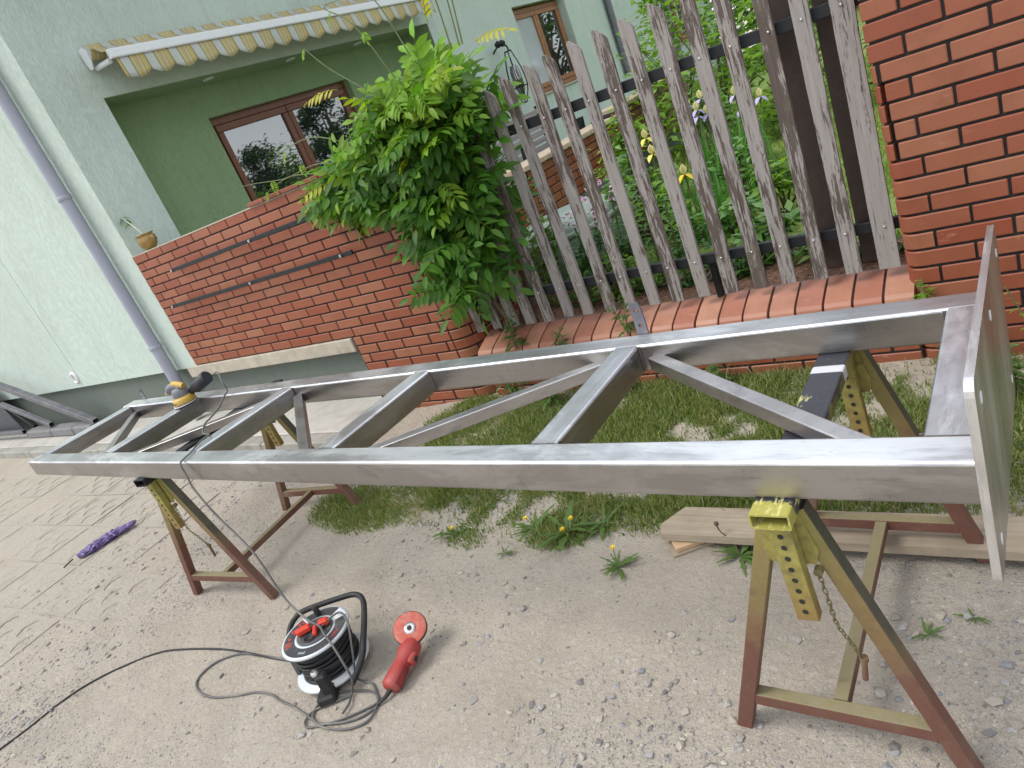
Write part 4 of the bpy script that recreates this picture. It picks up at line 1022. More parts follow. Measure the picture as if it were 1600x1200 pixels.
for k, (xa, xb) in enumerate(((-4.626, -4.60), (-3.774, -3.760), (-2.905, -2.886), (-1.985, -1.978), (-1.069, -1.069), (-0.174, -0.174))):
    ya = yn(xa) + WB + 0.0005
    sanded_skylit(MB().bar((xa, ya, zc), (xb, yi1, zc), 0.086, HB - 0.0012, (0, 0, 1), 0.008)).build('end_beam' if k in (0, 5) else 'cross_beam', [STEEL_Y, STEEL_TY], fr)
def brace(p, q):
    MB().bar((p[0], p[1], 0.79), (q[0], q[1], 0.79), 0.042, 0.042, (0, 0, 1), 0.004).build('brace', STEEL_B, fr)
brace((-4.545, 1.755), (-3.90, 1.250)); brace((-3.66, 1.250), (-2.99, 1.755)); brace((-2.83, 1.755), (-2.15, 1.240))
brace((-1.87, 1.240), (-1.16, 1.755)); brace((-0.985, 1.755), (-0.29, 1.232))
wd = MB()
for (x, y) in [(x + s * 0.045, yy) for x in (-3.767, -2.89, -1.98, -1.069) for s in (-1, 1) for yy in (1.752, 1.238)] + [(-0.22, 1.752), (-0.22, 1.226), (-4.56, 1.75)]:
    wd.tube([(x, y, ZT - 0.004), (x + rnd.uniform(-.002, .002), y, zc), (x, y, ZT - HB + 0.004)], 0.0045, 6)
wd.build('weld_seam', WELD, fr)
PXc = -0.1235
pl = MB()
corn = [(1.955, 0.97), (1.10, 1.015), (1.10, 0.612), (1.955, 0.50)]
def rounded(poly, r, seg=4):
    out = []
    for i in range(len(poly)):
        p, a, b = Vector(poly[i]), Vector(poly[i - 1]), Vector(poly[(i + 1) % len(poly)])
        u, w = (a - p).normalized(), (b - p).normalized()
        s0, s1 = p + u * r, p + w * r
        for k in range(seg + 1):
            t = k / seg; q = s0 * (1 - t) ** 2 + p * 2 * t * (1 - t) + s1 * t * t; out.append((q.x, q.y))
    return out
pl.prism(rounded(corn, 0.025), PXc - 0.007, PXc + 0.007, 'x')
pl.mi = [0 if len(f) > 4 else 1 for f in pl.f]
epl = pl.build('end_plate', [STEEL_P, STEEL_E], fr)
for (y, z) in ((1.17, 0.95), (1.17, 0.66), (1.52, 0.93), (1.88, 0.92), (1.88, 0.58)):
    MB().lathe([(0.011, 0), (0.011, 0.0015)], Matrix.Translation((PXc + 0.0072, y, z)) @ Matrix.Rotation(R(90), 4, 'Y'), 14).build('hole_light_disc', WHITE, epl)  # white discs stand in for daylight showing through the holes
MB().tube([(XE1 + 0.003, yn(XE1) + 0.003, ZT - HB), (XE1 + 0.003, yn(XE1) + 0.004, ZT - 0.005), (XE1 + 0.003, yn(XE1) + 0.02, ZT + 0.002)], 0.006, 6).build('corner_weld', WELD, fr)
def tab(x, y, h=0.105):
    """flat lug with two drilled holes, real openings"""
    t = MB(); w = 0.019; z0 = ZT - 0.03
    cells = [(z0, ZT + 0.004, None), (ZT + 0.004, ZT + h * 0.53, ZT + h * 0.27), (ZT + h * 0.53, ZT + h, ZT + h * 0.76)]
    for (a, b, hc) in cells:
        if hc is None: t.box(x - w, x + w, y, y + 0.006, a, b); continue
        o = [(x - w, a), (x, a), (x + w, a), (x + w, (a + b) / 2), (x + w, b), (x, b), (x - w, b), (x - w, (a + b) / 2)]
        if b > ZT + h - 0.001: o[4] = (x + w - 0.005, b); o[6] = (x - w + 0.005, b)
        c = [(x + 0.0078 * math.cos(R(q)), hc + 0.0078 * math.sin(R(q))) for q in (225, 270, 315, 0, 45, 90, 135, 180)]
        vs = [(p, y, q) for p, q in o] + [(p, y, q) for p, q in c] + [(p, y + 0.006, q) for p, q in o] + [(p, y + 0.006, q) for p, q in c]
        fs = []
        for k in range(8):
            m = (k + 1) % 8; fs += [(k, m, 8 + m, 8 + k), (16 + k, 24 + k, 24 + m, 16 + m), (8 + k, 8 + m, 24 + m, 24 + k), (k, 16 + k, 16 + m, m)]
        t.add(vs, fs)
    t.build('lug', STEEL_D, fr)
tab(-1.045, 1.842); tab(-4.53, 1.842, 0.07)

# ------------------------------------------------------------------ SAWHORSES
def sawhorse(x, y, rot, spread, label, beam_mat):
    """local: x along the frame, y away from the camera, front A-frame at y=0, rear at y=0.70"""
    t = thing('sawhorse', label, 'sawhorse', (x, y, 0), rot, 'steel sawhorses under the frame')
    T = 0.038
    bm_ = MB(); bm_.hollow((0, -0.085, 0.743), (0, 0.86, 0.743), 0.080, 0.036, 0.004, (0, 0, 1), 0.005)
    top = bm_.build('top_beam', [beam_mat, RUBBER], t, True); top.location = (0, 0, 0)
    for yy in (0.0, 0.70):
        zt = 0.722
        for s in (-1, 1):
            MB().bar((s * spread, yy, 0.0), (s * 0.028, yy, zt), T, T, (0, 1, 0), 0.003).build('leg', HORSE, t, True)
        zb = 0.118; xb = spread - (spread - 0.028) * zb / zt
        MB().bar((-xb + 0.018, yy, zb), (xb - 0.018, yy, zb), T * 0.9, T * 0.95, (0, 0, 1), 0.003).build('crossbar', HORSE, t, True)
        gs = MB(); gs.prism([(-0.034, 0.723), (0.034, 0.723), (0.056, 0.625), (0.046, 0.59), (-0.046, 0.59), (-0.056, 0.625)], yy - 0.024, yy - 0.019, 'y'); gs.build('gusset', HORSE_Y, t, True)
        hb = MB(); hb.bar((0.010, yy - 0.043, 0.462), (0.0, yy - 0.043, 0.724), 0.045, 0.028, (0, -1, 0), 0.002); pb_ = hb.build('height_bar', HORSE_Y, t, True)
        for k in range(8):
            z = 0.486 + k * 0.0285; MB().lathe([(0.0062, 0), (0.0062, 0.0008)], Matrix.Translation((0.010 * (1 - (z - .462) / .262), yy - 0.0575, z)) @ Matrix.Rotation(R(90), 4, 'X'), 10).build('peg_hole', RUBBER, pb_, True)
    MB().bar((0, 0.019, 0.118), (0, 0.681, 0.118), T * 0.85, T * 0.85, (0, 0, 1), 0.003).build('spreader', HORSE, t, True)
    ch = MB()
    cp_ = spline([(0.048, -0.032, 0.575), (0.056, -0.040, 0.51), (0.062, -0.045, 0.45), (0.075, -0.03, 0.385), (0.088, -0.02, 0.33)], 5)
    for i in range(len(cp_) - 1):
        c = (cp_[i] + cp_[i + 1]) / 2; d = (cp_[i + 1] - cp_[i]).normalized(); M = frame(c, d, (0, -1, 0) if i % 2 else (1, 0, 0))
        ch.tube([M @ Vector((0.0045 * math.cos(a), 0.0095 * math.sin(a), 0)) for a in [2 * PI * k / 8 for k in range(8)]], 0.0014, 4, closed=True)
    ch.tube([(0.048, -0.02, 0.577), (0.048, -0.036, 0.577)], 0.010, 8)
    ch.build('chain', plain('chain_steel', (0.17, 0.15, 0.07), 0.5, 0.3, 0.3, 60), t, True)
    pn = MB(); pn.tube([(0.09, -0.02, 0.33), (0.082, -0.018, 0.265)], 0.0065, 8); pn.tube([(0.0905, -0.02, 0.335), (0.0895, -0.02, 0.325)], 0.0095, 8); pn.build('locking_pin', HORSE, t, True)
    return t
sawhorse(-0.480, 1.165, 0, 0.253, 'rust red and yellow steel sawhorse nearest the end plate, white stripes on its black beam', BEAM)
sawhorse(-3.335, 1.215, R(7), 0.303, 'rust red and yellow sawhorse under the far end of the frame near the purple cloth', BLACK)

# ------------------------------------------------------------------ CABLE REEL
reel = thing('cable_reel', 'black and silver extension cable reel with red sockets lying on the sand', 'cable reel', (-2.265, 0.99, gz(-2.265, 0.99)), R(28))
FR_ = 0.135
def m_label():
    t = NT('reel_label'); n = t.noise(14, 5, 0.7)
    ang = t.n.new('ShaderNodeTexCoord'); s = t.n.new('ShaderNodeSeparateXYZ'); t.l.new(ang.outputs['Object'], s.inputs[0])
    at = t.n.new('ShaderNodeMath'); at.operation = 'ARCTAN2'; t.l.new(s.outputs['Y'], at.inputs[0]); t.l.new(s.outputs['X'], at.inputs[1])
    mr = t.n.new('ShaderNodeMapRange'); t.l.new(at.outputs[0], mr.inputs[0]); mr.inputs[1].default_value = -PI; mr.inputs[2].default_value = PI
    D, W = (0.045, 0.045, 0.05), (0.6, 0.62, 0.64)
    r = t.n.new('ShaderNodeValToRGB'); r.color_ramp.interpolation = 'CONSTANT'; e = r.color_ramp.elements
    st = [(0.0, D), (0.575, W), (0.66, D), (0.86, W), (0.875, D)]
    while len(e) < len(st): e.new(0.5)
    for el, (p, c) in zip(e, st): el.position = p; el.color = (*c, 1)
    t.l.new(mr.outputs[0], r.inputs[0])
    col = t.mix(t.ramp(n, [(0.5, 0.0), (0.75, 0.6)]), r.outputs[0], (0.22, 0.2, 0.18))
    return t.done(col, 0.4, 0, None, 0.5)
LABEL = m_label()
SILV = plain('silver_plastic', (0.56, 0.6, 0.64), 0.4, 0.1, 0.1, 10, 0, (0.42, 0.38, 0.32))
RED = plain('red_plastic', (0.62, 0.05, 0.025), 0.42, 0, 0.12, 20)
ZL, ZU = 0.028, 0.178
MB().lathe([(0.04, ZL - 0.006), (FR_ + 0.008, ZL - 0.006), (FR_ + 0.012, ZL), (FR_ + 0.008, ZL + 0.006), (0.04, ZL + 0.006)], None, 56).build('lower_flange', SILV, reel, True)
MB().lathe([(0.04, ZU - 0.006), (FR_ - 0.003, ZU - 0.006), (FR_, ZU), (FR_ - 0.003, ZU + 0.006), (0.04, ZU + 0.006)], None, 56).build('upper_flange', SILV, reel, True)
ring = MB(); n = 72; vs = []
for rr, z in ((FR_ - 0.010, ZU + 0.0068), (0.082, ZU + 0.0068)):
    for k in range(n): vs.append((rr * math.cos(2 * PI * k / n), rr * math.sin(2 * PI * k / n), z))
ring.add(vs, [(k, (k + 1) % n, n + (k + 1) % n, n + k) for k in range(n)]); lbl = ring.build('printed_label', LABEL, reel, True)
MB().lathe([(0.072, ZU + 0.006), (0.072, ZU + 0.010), (0.068, ZU + 0.012), (0.05, ZU + 0.009), (0.001, ZU + 0.009)], None, 40).build('socket_panel', plain('dark_plastic', (0.06, 0.06, 0.065), 0.5, 0, 0.3, 20, 0, (0.2, 0.18, 0.15)), reel, True)
coil = MB()
rc_ = random.Random(4)
for layer, rad in ((0, 0.100), (1, 0.108)):
    for k in range(11):
        z = ZL + 0.014 + k * 0.0125
        pts = [((rad + 0.003 * math.sin(a * 2 + k)) * math.cos(a), (rad + 0.003 * math.sin(a * 2 + k)) * math.sin(a), z + 0.004 * math.sin(a + k * 1.3) + (0.012 * math.sin(a * 1.0 + k) if layer else 0)) for a in [2 * PI * q / 40 for q in range(40)]]
        pts = [(x, y, min(max(zz, ZL + 0.012), ZU - 0.012)) for x, y, zz in pts]
        coil.tube(pts, 0.0058, 6, closed=True)
coil.lathe([(0.096, ZL + 0.006), (0.096, ZU - 0.006)], None, 32)
coil.build('cable_coil', RUBBER, reel, True)
# sockets with two plugs in them
for k, a in enumerate((20, 140, 260)):
    x, y = 0.038 * math.cos(R(a)), 0.038 * math.sin(R(a))
    s = MB().lathe([(0.021, 0.0), (0.021, 0.006), (0.018, 0.006), (0.018, 0.001), (0.001, 0.001)], Matrix.Translation((x, y, ZU + 0.009)), 20).build('socket', RUBBER, reel, True)
for (x, y, a, L) in ((-0.028, 0.004, 205, 0.05), (0.036, 0.016, 15, 0.03)):
    p = MB(); M = Matrix.Translation((x, y, ZU + 0.026)) @ Matrix.Rotation(R(a), 4, 'Z')
    p.bbox(-0.016, L * 0.8, -0.014, 0.014, -0.012, 0.012, 0.005, M); p.build('plug', RED, reel, True)
p = MB(); p.bbox(-0.008, 0.008, -0.038, 0.012, 0, 0.02, 0.005, Matrix.Translation((0.008, 0.0, ZU + 0.01)) @ Matrix.Rotation(R(20), 4, 'Z')); p.build('switch_bridge', RED, reel, True)
# tubular carrying frame and foot (local x rotated 28 deg from world)
def L2(wx, wy, wz):
    d = Vector((wx + 2.265, wy - 0.99, 0)); c, s = math.cos(R(-28)), math.sin(R(-28))
    return (d.x * c - d.y * s, d.x * s + d.y * c, wz)
hp = [L2(-2.36, 0.90, 0.02), L2(-2.44, 0.94, 0.08), L2(-2.485, 1.00, 0.13), L2(-2.485, 1.05, 0.155), L2(-2.45, 1.09, 0.165), L2(-2.34, 1.17, 0.165), L2(-2.27, 1.205, 0.165), L2(-2.21, 1.19, 0.16), L2(-2.15, 1.13, 0.145), L2(-2.10, 1.06, 0.12), L2(-2.075, 1.0, 0.08), L2(-2.10, 0.93, 0.02)]
MB().tube(spline(hp, 6), 0.0115, 10).build('handle', RUBBER, reel, True)
ft = MB(); M = Matrix.Translation(L2(-2.165, 0.885, 0)) @ Matrix.Rotation(R(-80), 4, 'Z')
ft.bbox(-0.004, 0.03, -0.02, 0.02, 0.0, 0.115, 0.006, M); ft.bbox(-0.03, 0.045, -0.05, 0.02, -0.004, 0.035, 0.008, M); ft.build('foot', RUBBER, reel, True)
MB().lathe([(0.014, 0), (0.014, 0.012), (0.009, 0.016)], Matrix.Translation(L2(-2.175, 0.87, 0.115)), 14).build('axle_knob', ZINC, reel, True)
kn = MB(); kn.lathe([(0.012, 0), (0.012, 0.035), (0.009, 0.04)], Matrix.Translation((-0.02, 0.095, ZU + 0.008)), 14); kn.build('winding_knob', RUBBER, reel, True)
# lettering on the label ring
def letter(ch, rad, ang, size, mat, z=ZU + 0.0072):
    cu = bpy.data.curves.new('lettering', 'FONT'); cu.body = ch; cu.size = size; cu.extrude = 0.0002; cu.align_x = 'CENTER'; cu.align_y = 'CENTER'; cu.resolution_u = 2
    tmp = bpy.data.objects.new('tmp', cu); COL.objects.link(tmp); dg = bpy.context.evaluated_depsgraph_get(); me = bpy.data.meshes.new_from_object(tmp.evaluated_get(dg)); bpy.data.objects.remove(tmp)
    me.materials.append(mat); o = link('lettering', me, reel); o.parent = lbl
    o.location = (rad * math.cos(R(ang)), rad * math.sin(R(ang)), z); o.rotation_euler = (0, 0, R(ang - 90))
for ch, a in zip('W\u2022AN', (205, 187, 166, 142)): letter(ch, 0.103, a, 0.038 if ch != '\u2022' else 0.05, RED)
letter('KING', 0.103, 338, 0.018, RED); letter('IP44', 0.103, 262, 0.018, SILV); letter('230V', 0.103, 40, 0.016, SILV)

# ------------------------------------------------------------------ GRINDER
gr = thing('angle_grinder', 'red angle grinder with red flap disc lying face up beside the cable reel', 'angle grinder', (-1.91, 1.06, gz(-1.91, 1.06)))
RED2 = plain('tool_red', (0.36, 0.035, 0.03), 0.5, 0, 0.2, 16, 0.05, (0.3, 0.12, 0.1))
P0, P1 = Vector((-1.934, 1.125, 0.062)), Vector((-1.912, 0.955, 0.034))
ax = (P1 - P0).normalized(); bd = MB(); vs = []; n = 20
prof = [(-0.014, .024, .022), (0.0, .034, .031), (0.03, .039, .035), (0.055, .035, .032), (0.07, .029, .029), (0.10, .029, .029), (0.14, .033, .031), (0.165, .033, .031), (0.178, .024, .023)]
M = frame(P0, ax)
for (t, rx, rz) in prof:
    for k in range(n):
        a = 2 * PI * k / n; c, s = math.cos(a), math.sin(a); e = (abs(c) ** 2.6 + abs(s) ** 2.6) ** (-1 / 2.6)
        vs.append((rx * c * e, t, rz * s * e))
bd.add(vs, [(i * n + k, i * n + (k + 1) % n, (i + 1) * n + (k + 1) % n, (i + 1) * n + k) for i in range(len(prof) - 1) for k in range(n)] + [tuple(range(n))[::-1], tuple(range((len(prof) - 1) * n, len(prof) * n))], M, 0, True)
bd.build('body', RED2, gr)
gp = MB()
for k in range(5):
    gp.tube([M @ Vector((-0.0295, 0.09, -0.012 + k * 0.008)), M @ Vector((-0.0335, 0.165, -0.012 + k * 0.008))], 0.0022, 5)
gp.build('grip_ribs', plain('red_rubber', (0.25, 0.03, 0.028), 0.7), gr)
sw = MB(); sw.bbox(-0.050, -0.030, 0.045, 0.068, -0.012, 0.012, 0.004, M); sw.build('switch', RUBBER, gr)
sd = MB(); sd.bbox(-0.048, -0.024, 0.036, 0.08, -0.017, 0.017, 0.006, M); sd.build('switch_guard', RED2, gr)
DN = Vector((0.40, -0.28, 0.87)).normalized(); DC = Vector((-1.950, 1.155, 0.105))
MD = Matrix.Translation(DC) @ DN.to_track_quat('Z', 'Y').to_matrix().to_4x4()
MB().lathe([(0.018, -0.05), (0.026, -0.045), (0.028, -0.018), (0.016, -0.014)], MD, 20).build('gear_head', plain('dark_alloy', (0.08, 0.08, 0.085), 0.4, 0.6), gr)
MB().lathe([(0.034, -0.02), (0.059, -0.016), (0.0645, -0.009), (0.0645, -0.001), (0.061, 0.0005)], MD, 40).build('backing_pad', plain('disc_back', (0.035, 0.033, 0.032), 0.75, 0, 0.3, 40), gr)
MB().lathe([(0.0622, 0.0), (0.0617, 0.002), (0.059, 0.0035), (0.026, 0.0012)], MD, 44).build('abrasive_disc', plain('abrasive_red', (0.50, 0.115, 0.085), 0.9, 0, 0.25, 90, 0.5, (0.5, 0.3, 0.24)), gr)
MB().lathe([(0.0225, 0.0005), (0.0225, 0.0025), (0.014, 0.003), (0.010, 0.004), (0.009, 0.001)], MD, 24).build('flange_nut', ZINC, gr)
MB().lathe([(0.008, 0.0042), (0.001, 0.0044)], MD, 16).build('spindle', RUBBER, gr)
MB().tube([P1 + Vector((0, 0.006, -.004)), (-1.915, 0.925, 0.022), (-1.935, 0.895, 0.012)], [0.0095, 0.0075, 0.005], 8).build('cord_sleeve', RUBBER, gr)

# ------------------------------------------------------------------ CORDS on the ground
def cord(name, pts, r, mat, label, k=7):
    o = MB().tube(spline(pts, k), r, 7).build(name, mat); return tag(o, label, 'cord')
def G(x, y, dz=0.004): return (x, y, gz(x, y) + dz)
cord('mains_cord', [(-5.2, -2.2, 0.005)] + [G(x, y) for x, y in ((-4.2, -0.9), (-3.9, -0.35), (-3.735, 0.199), (-3.70, 0.474), (-3.653, 0.611), (-3.544, 0.725), (-3.407, 0.825), (-3.257, 0.88), (-3.035, 0.92), (-2.859, 0.943), (-2.675, 0.951), (-2.50, 0.962))] + [(-2.40, 0.975, 0.02), (-2.385, 0.985, 0.05)], 0.0048, RUBBER, 'black supply cord running from the cable reel out to the lower left', 6)
cord('loop_cord', [(-2.39, 0.955, 0.045), (-2.45, 0.955, 0.015)] + [G(x, y, 0.006) for x, y in ((-2.56, 0.958), (-2.767, 0.948), (-2.866, 0.93), (-2.955, 0.868), (-2.971, 0.794), (-2.934, 0.742), (-2.85, 0.72), (-2.76, 0.727), (-2.648, 0.764), (-2.562, 0.801), (-2.464, 0.81), (-2.40, 0.80), (-2.305, 0.795), (-2.20, 0.782), (-2.13, 0.775), (-2.06, 0.79), (-1.98, 0.835), (-1.937, 0.89))], 0.0045, RUBBER_G, 'grey grinder cord with one wide loop on the sand left of the reel', 6)
cord('tangled_cord', [(-2.235, 1.005, 0.205), (-2.19, 1.07, 0.222), (-2.13, 1.05, 0.20), (-2.105, 1.0, 0.12), (-2.10, 0.96, 0.03)] + [G(x, y, 0.007) for x, y in ((-2.033, 0.965), (-1.965, 0.925), (-1.935, 0.89), (-1.93, 0.838), (-1.972, 0.798), (-2.032, 0.775), (-2.104, 0.765), (-2.17, 0.78), (-2.193, 0.80), (-2.204, 0.845), (-2.155, 0.893), (-2.081, 0.925), (-1.999, 0.935), (-1.945, 0.91), (-1.99, 0.86), (-2.06, 0.80), (-2.12, 0.765), (-2.165, 0.745), (-2.20, 0.765), (-2.20, 0.81), (-2.14, 0.855), (-2.09, 0.90))], 0.0042, RUBBER_G, 'dusty grey cord tangled in several loops in front of the cable reel', 6)
cord('sander_cord', [(-3.535, 1.815, 0.955), (-3.47, 1.80, 0.962), (-3.414, 1.766, 0.91), (-3.40, 1.76, 0.872), (-3.369, 1.711, 0.86), (-3.354, 1.649, 0.83), (-3.358, 1.586, 0.81), (-3.318, 1.528, 0.81), (-3.084, 1.393, 0.838), (-2.932, 1.344, 0.857), (-2.932, 1.313, 0.857), (-2.904, 1.263, 0.857), (-2.86, 1.205, 0.857), (-2.84, 1.16, 0.857), (-2.83, 1.132, 0.848), (-2.821, 1.124, 0.792), (-2.806, 1.114, 0.753), (-2.756, 1.102, 0.683), (-2.687, 1.091, 0.609), (-2.605, 1.08, 0.541), (-2.539, 1.068, 0.479), (-2.50, 1.057, 0.408), (-2.47, 1.045, 0.335), (-2.43, 1.034, 0.27), (-2.37, 1.023, 0.232), (-2.304, 1.011, 0.215), (-2.231, 1.0, 0.213), (-2.176, 0.975, 0.213), (-2.10, 0.945, 0.197), (-2.045, 0.92, 0.14), (-2.04, 0.915, 0.09), (-2.075, 0.915, 0.035), (-2.084, 0.905, 0.012), (-2.06, 0.867, 0.012), (-2.053, 0.828, 0.012)], 0.0043, RUBBER_G, 'grey sander cord hanging over the near beam down to the cable reel', 6)

# ------------------------------------------------------------------ SANDER on the frame
sa_ = thing('orbital_sander', 'yellow and grey orbital sander with black dust canister standing on the frame', 'sander', (-3.745, 1.70, ZT), R(-10)); sa_.scale = (0.98, 0.98, 0.98)
YEL = plain('tool_yellow', (0.55, 0.34, 0.05), 0.5, 0, 0.15, 20, 0, (0.4, 0.3, 0.15)); GREYT = plain('tool_grey', (0.16, 0.165, 0.19), 0.5, 0, 0.15, 20, 0, (0.3, 0.28, 0.25))
MB().lathe([(0.064, 0.0), (0.066, 0.002), (0.066, 0.009), (0.06, 0.013)], None, 36).build('sanding_pad', RUBBER, sa_, True)
MB().lathe([(0.066, 0.0075), (0.0675, 0.008), (0.0675, 0.011), (0.066, 0.0115)], None, 36).build('pad_edge', WHITE, sa_, True)
MB().lathe([(0.06, 0.014), (0.063, 0.018), (0.06, 0.042), (0.048, 0.052), (0.04, 0.054)], None, 32).build('skirt', YEL, sa_, True)
MB().lathe([(0.042, 0.05), (0.046, 0.058), (0.042, 0.085), (0.036, 0.098), (0.02, 0.104), (0.001, 0.105)], None, 28).build('motor_housing', GREYT, sa_, True)
hd = MB(); hd.tube(spline([(0.03, 0.01, 0.10), (-0.01, 0.0, 0.115), (-0.055, -0.012, 0.112), (-0.09, -0.02, 0.098), (-0.105, -0.022, 0.085)], 5), [0.018] * 5 + [0.02] * 5 + [0.021] * 5 + [0.019] * 5 + [0.015], 14); hd.build('handle', GREYT, sa_, True)
MB().tube(spline([(0.05, 0.02, 0.105), (0.01, 0.005, 0.122), (-0.02, -0.004, 0.126)], 5), 0.0165, 12).build('grip_cap', YEL, sa_, True)
MB().tube([(-0.10, -0.022, 0.092), (-0.118, -0.025, 0.078)], [0.017, 0.0175], 14).build('handle_end', plain('beige_ring', (0.5, 0.42, 0.25), 0.5), sa_, True)
MB().bbox(-0.04, 0.035, -0.064, -0.061, 0.026, 0.033, 0.001).build('vent_slot', RUBBER, sa_, True)
dc = MB(); dc.tube([(0.035, 0.045, 0.055), (0.06, 0.06, 0.065), (0.075, 0.07, 0.07), (0.165, 0.115, 0.105), (0.172, 0.118, 0.108)], [0.018, 0.022, 0.034, 0.037, 0.03], 18); dc.build('dust_canister', plain('canister_navy', (0.02, 0.022, 0.03), 0.5), sa_, True)

# ------------------------------------------------------------------ SMALL THINGS ON THE GROUND
plk = thing('wooden_plank', 'long grey brown plank lying on the sand behind the right sawhorse', 'plank', (0.1, 1.905, 0.036))
m = MB()
poly = [(-1.315, -0.075), (-1.33, -0.02), (-1.27, 0.085), (1.1, 0.075), (1.1, -0.078)]
m.prism(poly, -0.0, 0.030, 'z'); m.build('board', PLANK, plk, True); plk.rotation_euler = (0, R(0.3), R(1.5))
blk = thing('wood_offcut', 'small pale wood offcut propping the left end of the plank', 'offcut', (-1.13, 1.835, gz(-1.13, 1.835)), R(38))
MB().bbox(-0.075, 0.075, -0.055, 0.055, -0.008, 0.012, 0.002).build('lower_piece', PLANK, blk, True)
ds = thing('dry_stalk', 'thin dry flower stalk standing in front of the plank', 'stalk', (-0.93, 1.80, 0))
MB().tube(spline([(-0.93, 1.80, 0.0), (-0.95, 1.805, 0.05), (-0.985, 1.81, 0.09), (-0.99, 1.81, 0.115)], 5), 0.0025, 5).build('stem', TWIG, ds)
MB().lathe([(0.004, 0), (0.009, 0.008), (0.007, 0.016)], Matrix.Translation((-0.99, 1.81, 0.112)), 8).build('seed_head', TWIG, ds)
MB().bbox(-0.06, 0.068, -0.048, 0.05, 0.0125, 0.032, 0.002).build('upper_piece', BLOCK, blk, True)

def m_cloth():
    t = NT('purple_cloth'); n = t.noise(38, 6, 0.7, (1, 1, 1), False, 1.5)
    return t.done(t.ramp(n, [(0.38, (0.012, 0.009, 0.022)), (0.47, (0.09, 0.045, 0.21)), (0.52, (0.36, 0.28, 0.52)), (0.56, (0.10, 0.05, 0.23)), (0.64, (0.02, 0.014, 0.04))]), 0.35, 0, t.bump(n, 0.6, 0.01), 0.5)
cl = MB(); rcl = random.Random(9); n = 22; m_ = 14; vs = []
pa, pb2 = Vector((-5.335, 1.235, 0)), Vector((-5.23, 1.62, 0))
for i in range(n + 1):
    t = i / n; c = pa.lerp(pb2, t); w = 0.042 * (math.sin(PI * min(1, 0.07 + t * 0.93)) ** 0.6) + 0.006
    c = c + Vector((0.012 * math.sin(t * 9), 0, 0))
    for k in range(m_):
        a = 2 * PI * k / m_; rr = w * (1 + rcl.uniform(-.28, .28))
        vs.append((c.x + rr * math.cos(a), c.y + rcl.uniform(-.008, .008), gz(c.x, c.y) + 0.032 + 0.62 * rr * math.sin(a) + rcl.uniform(-.004, .006)))
cl.add(vs, [(i * m_ + k, i * m_ + (k + 1) % m_, (i + 1) * m_ + (k + 1) % m_, (i + 1) * m_ + k) for i in range(n) for k in range(m_)] + [tuple(range(m_)), tuple(range(n * m_, (n + 1) * m_))], None, 0, False)
clt = thing('crumpled_cloth', 'crumpled shiny purple patterned cloth rolled up on the sandy pavers', 'cloth', (-5.28, 1.43, 0))
cl.build('roll', m_cloth(), clt)
MB().tube([(-5.335, 1.20, 0.03), (-5.35, 1.13, 0.012)], 0.005, 6).build('strap_end', RUBBER, clt)

tre = thing('steel_bracket', 'dark grey welded steel angle brackets lying by the mint wall at the left edge', 'steel bracket', (-9.6, 2.85, 0.085))
def sq(p, q, w=0.05): return MB().hollow(p, q, w, w, 0.004, (0, 0, 1), 0.004)
sq((-11.3, 2.88, 1.05), (-8.50, 2.88, 0.21), 0.07).build('slanted_bar', [STEEL_D, RUBBER], tre)
sq((-10.95, 2.86, 0.60), (-9.75, 2.86, 0.235), 0.055).build('brace', [STEEL_D, RUBBER], tre)
sq((-13.0, 2.80, 0.20), (-10.6, 2.80, 0.20), 0.05).build('base_bar', [STEEL_D, RUBBER], tre)
MB().prism([(-12.6, 0.18), (-10.95, 0.18), (-11.35, 0.9), (-12.6, 1.0)], 2.90, 2.92, 'y').build('gusset_plate', plain('plate_blue_grey', (0.07, 0.075, 0.095), 0.5, 0.5), tre)
MB().bar((-11.1, 2.93, 0.55), (-10.55, 2.93, 0.2), 0.05, 0.05, (0, 1, 0)).build('strut', BLACK, tre)
pile_ = thing('stone_sill', 'broken grey stone slabs lying under the steel brackets on the walk', 'stone slabs', (-9.3, 2.72, 0.085))
for k, (x, w) in enumerate(((-10.2, 0.85), (-9.42, 0.68), (-8.8, 0.52))):
    MB().bbox(x - w / 2, x + w / 2, 2.80, 2.96, 0.0852, 0.19 + 0.006 * k, 0.02).build('slab', plain('slab_grey', (0.2, 0.195, 0.2), 0.85, 0, 0.3, 9, 0.5), pile_)

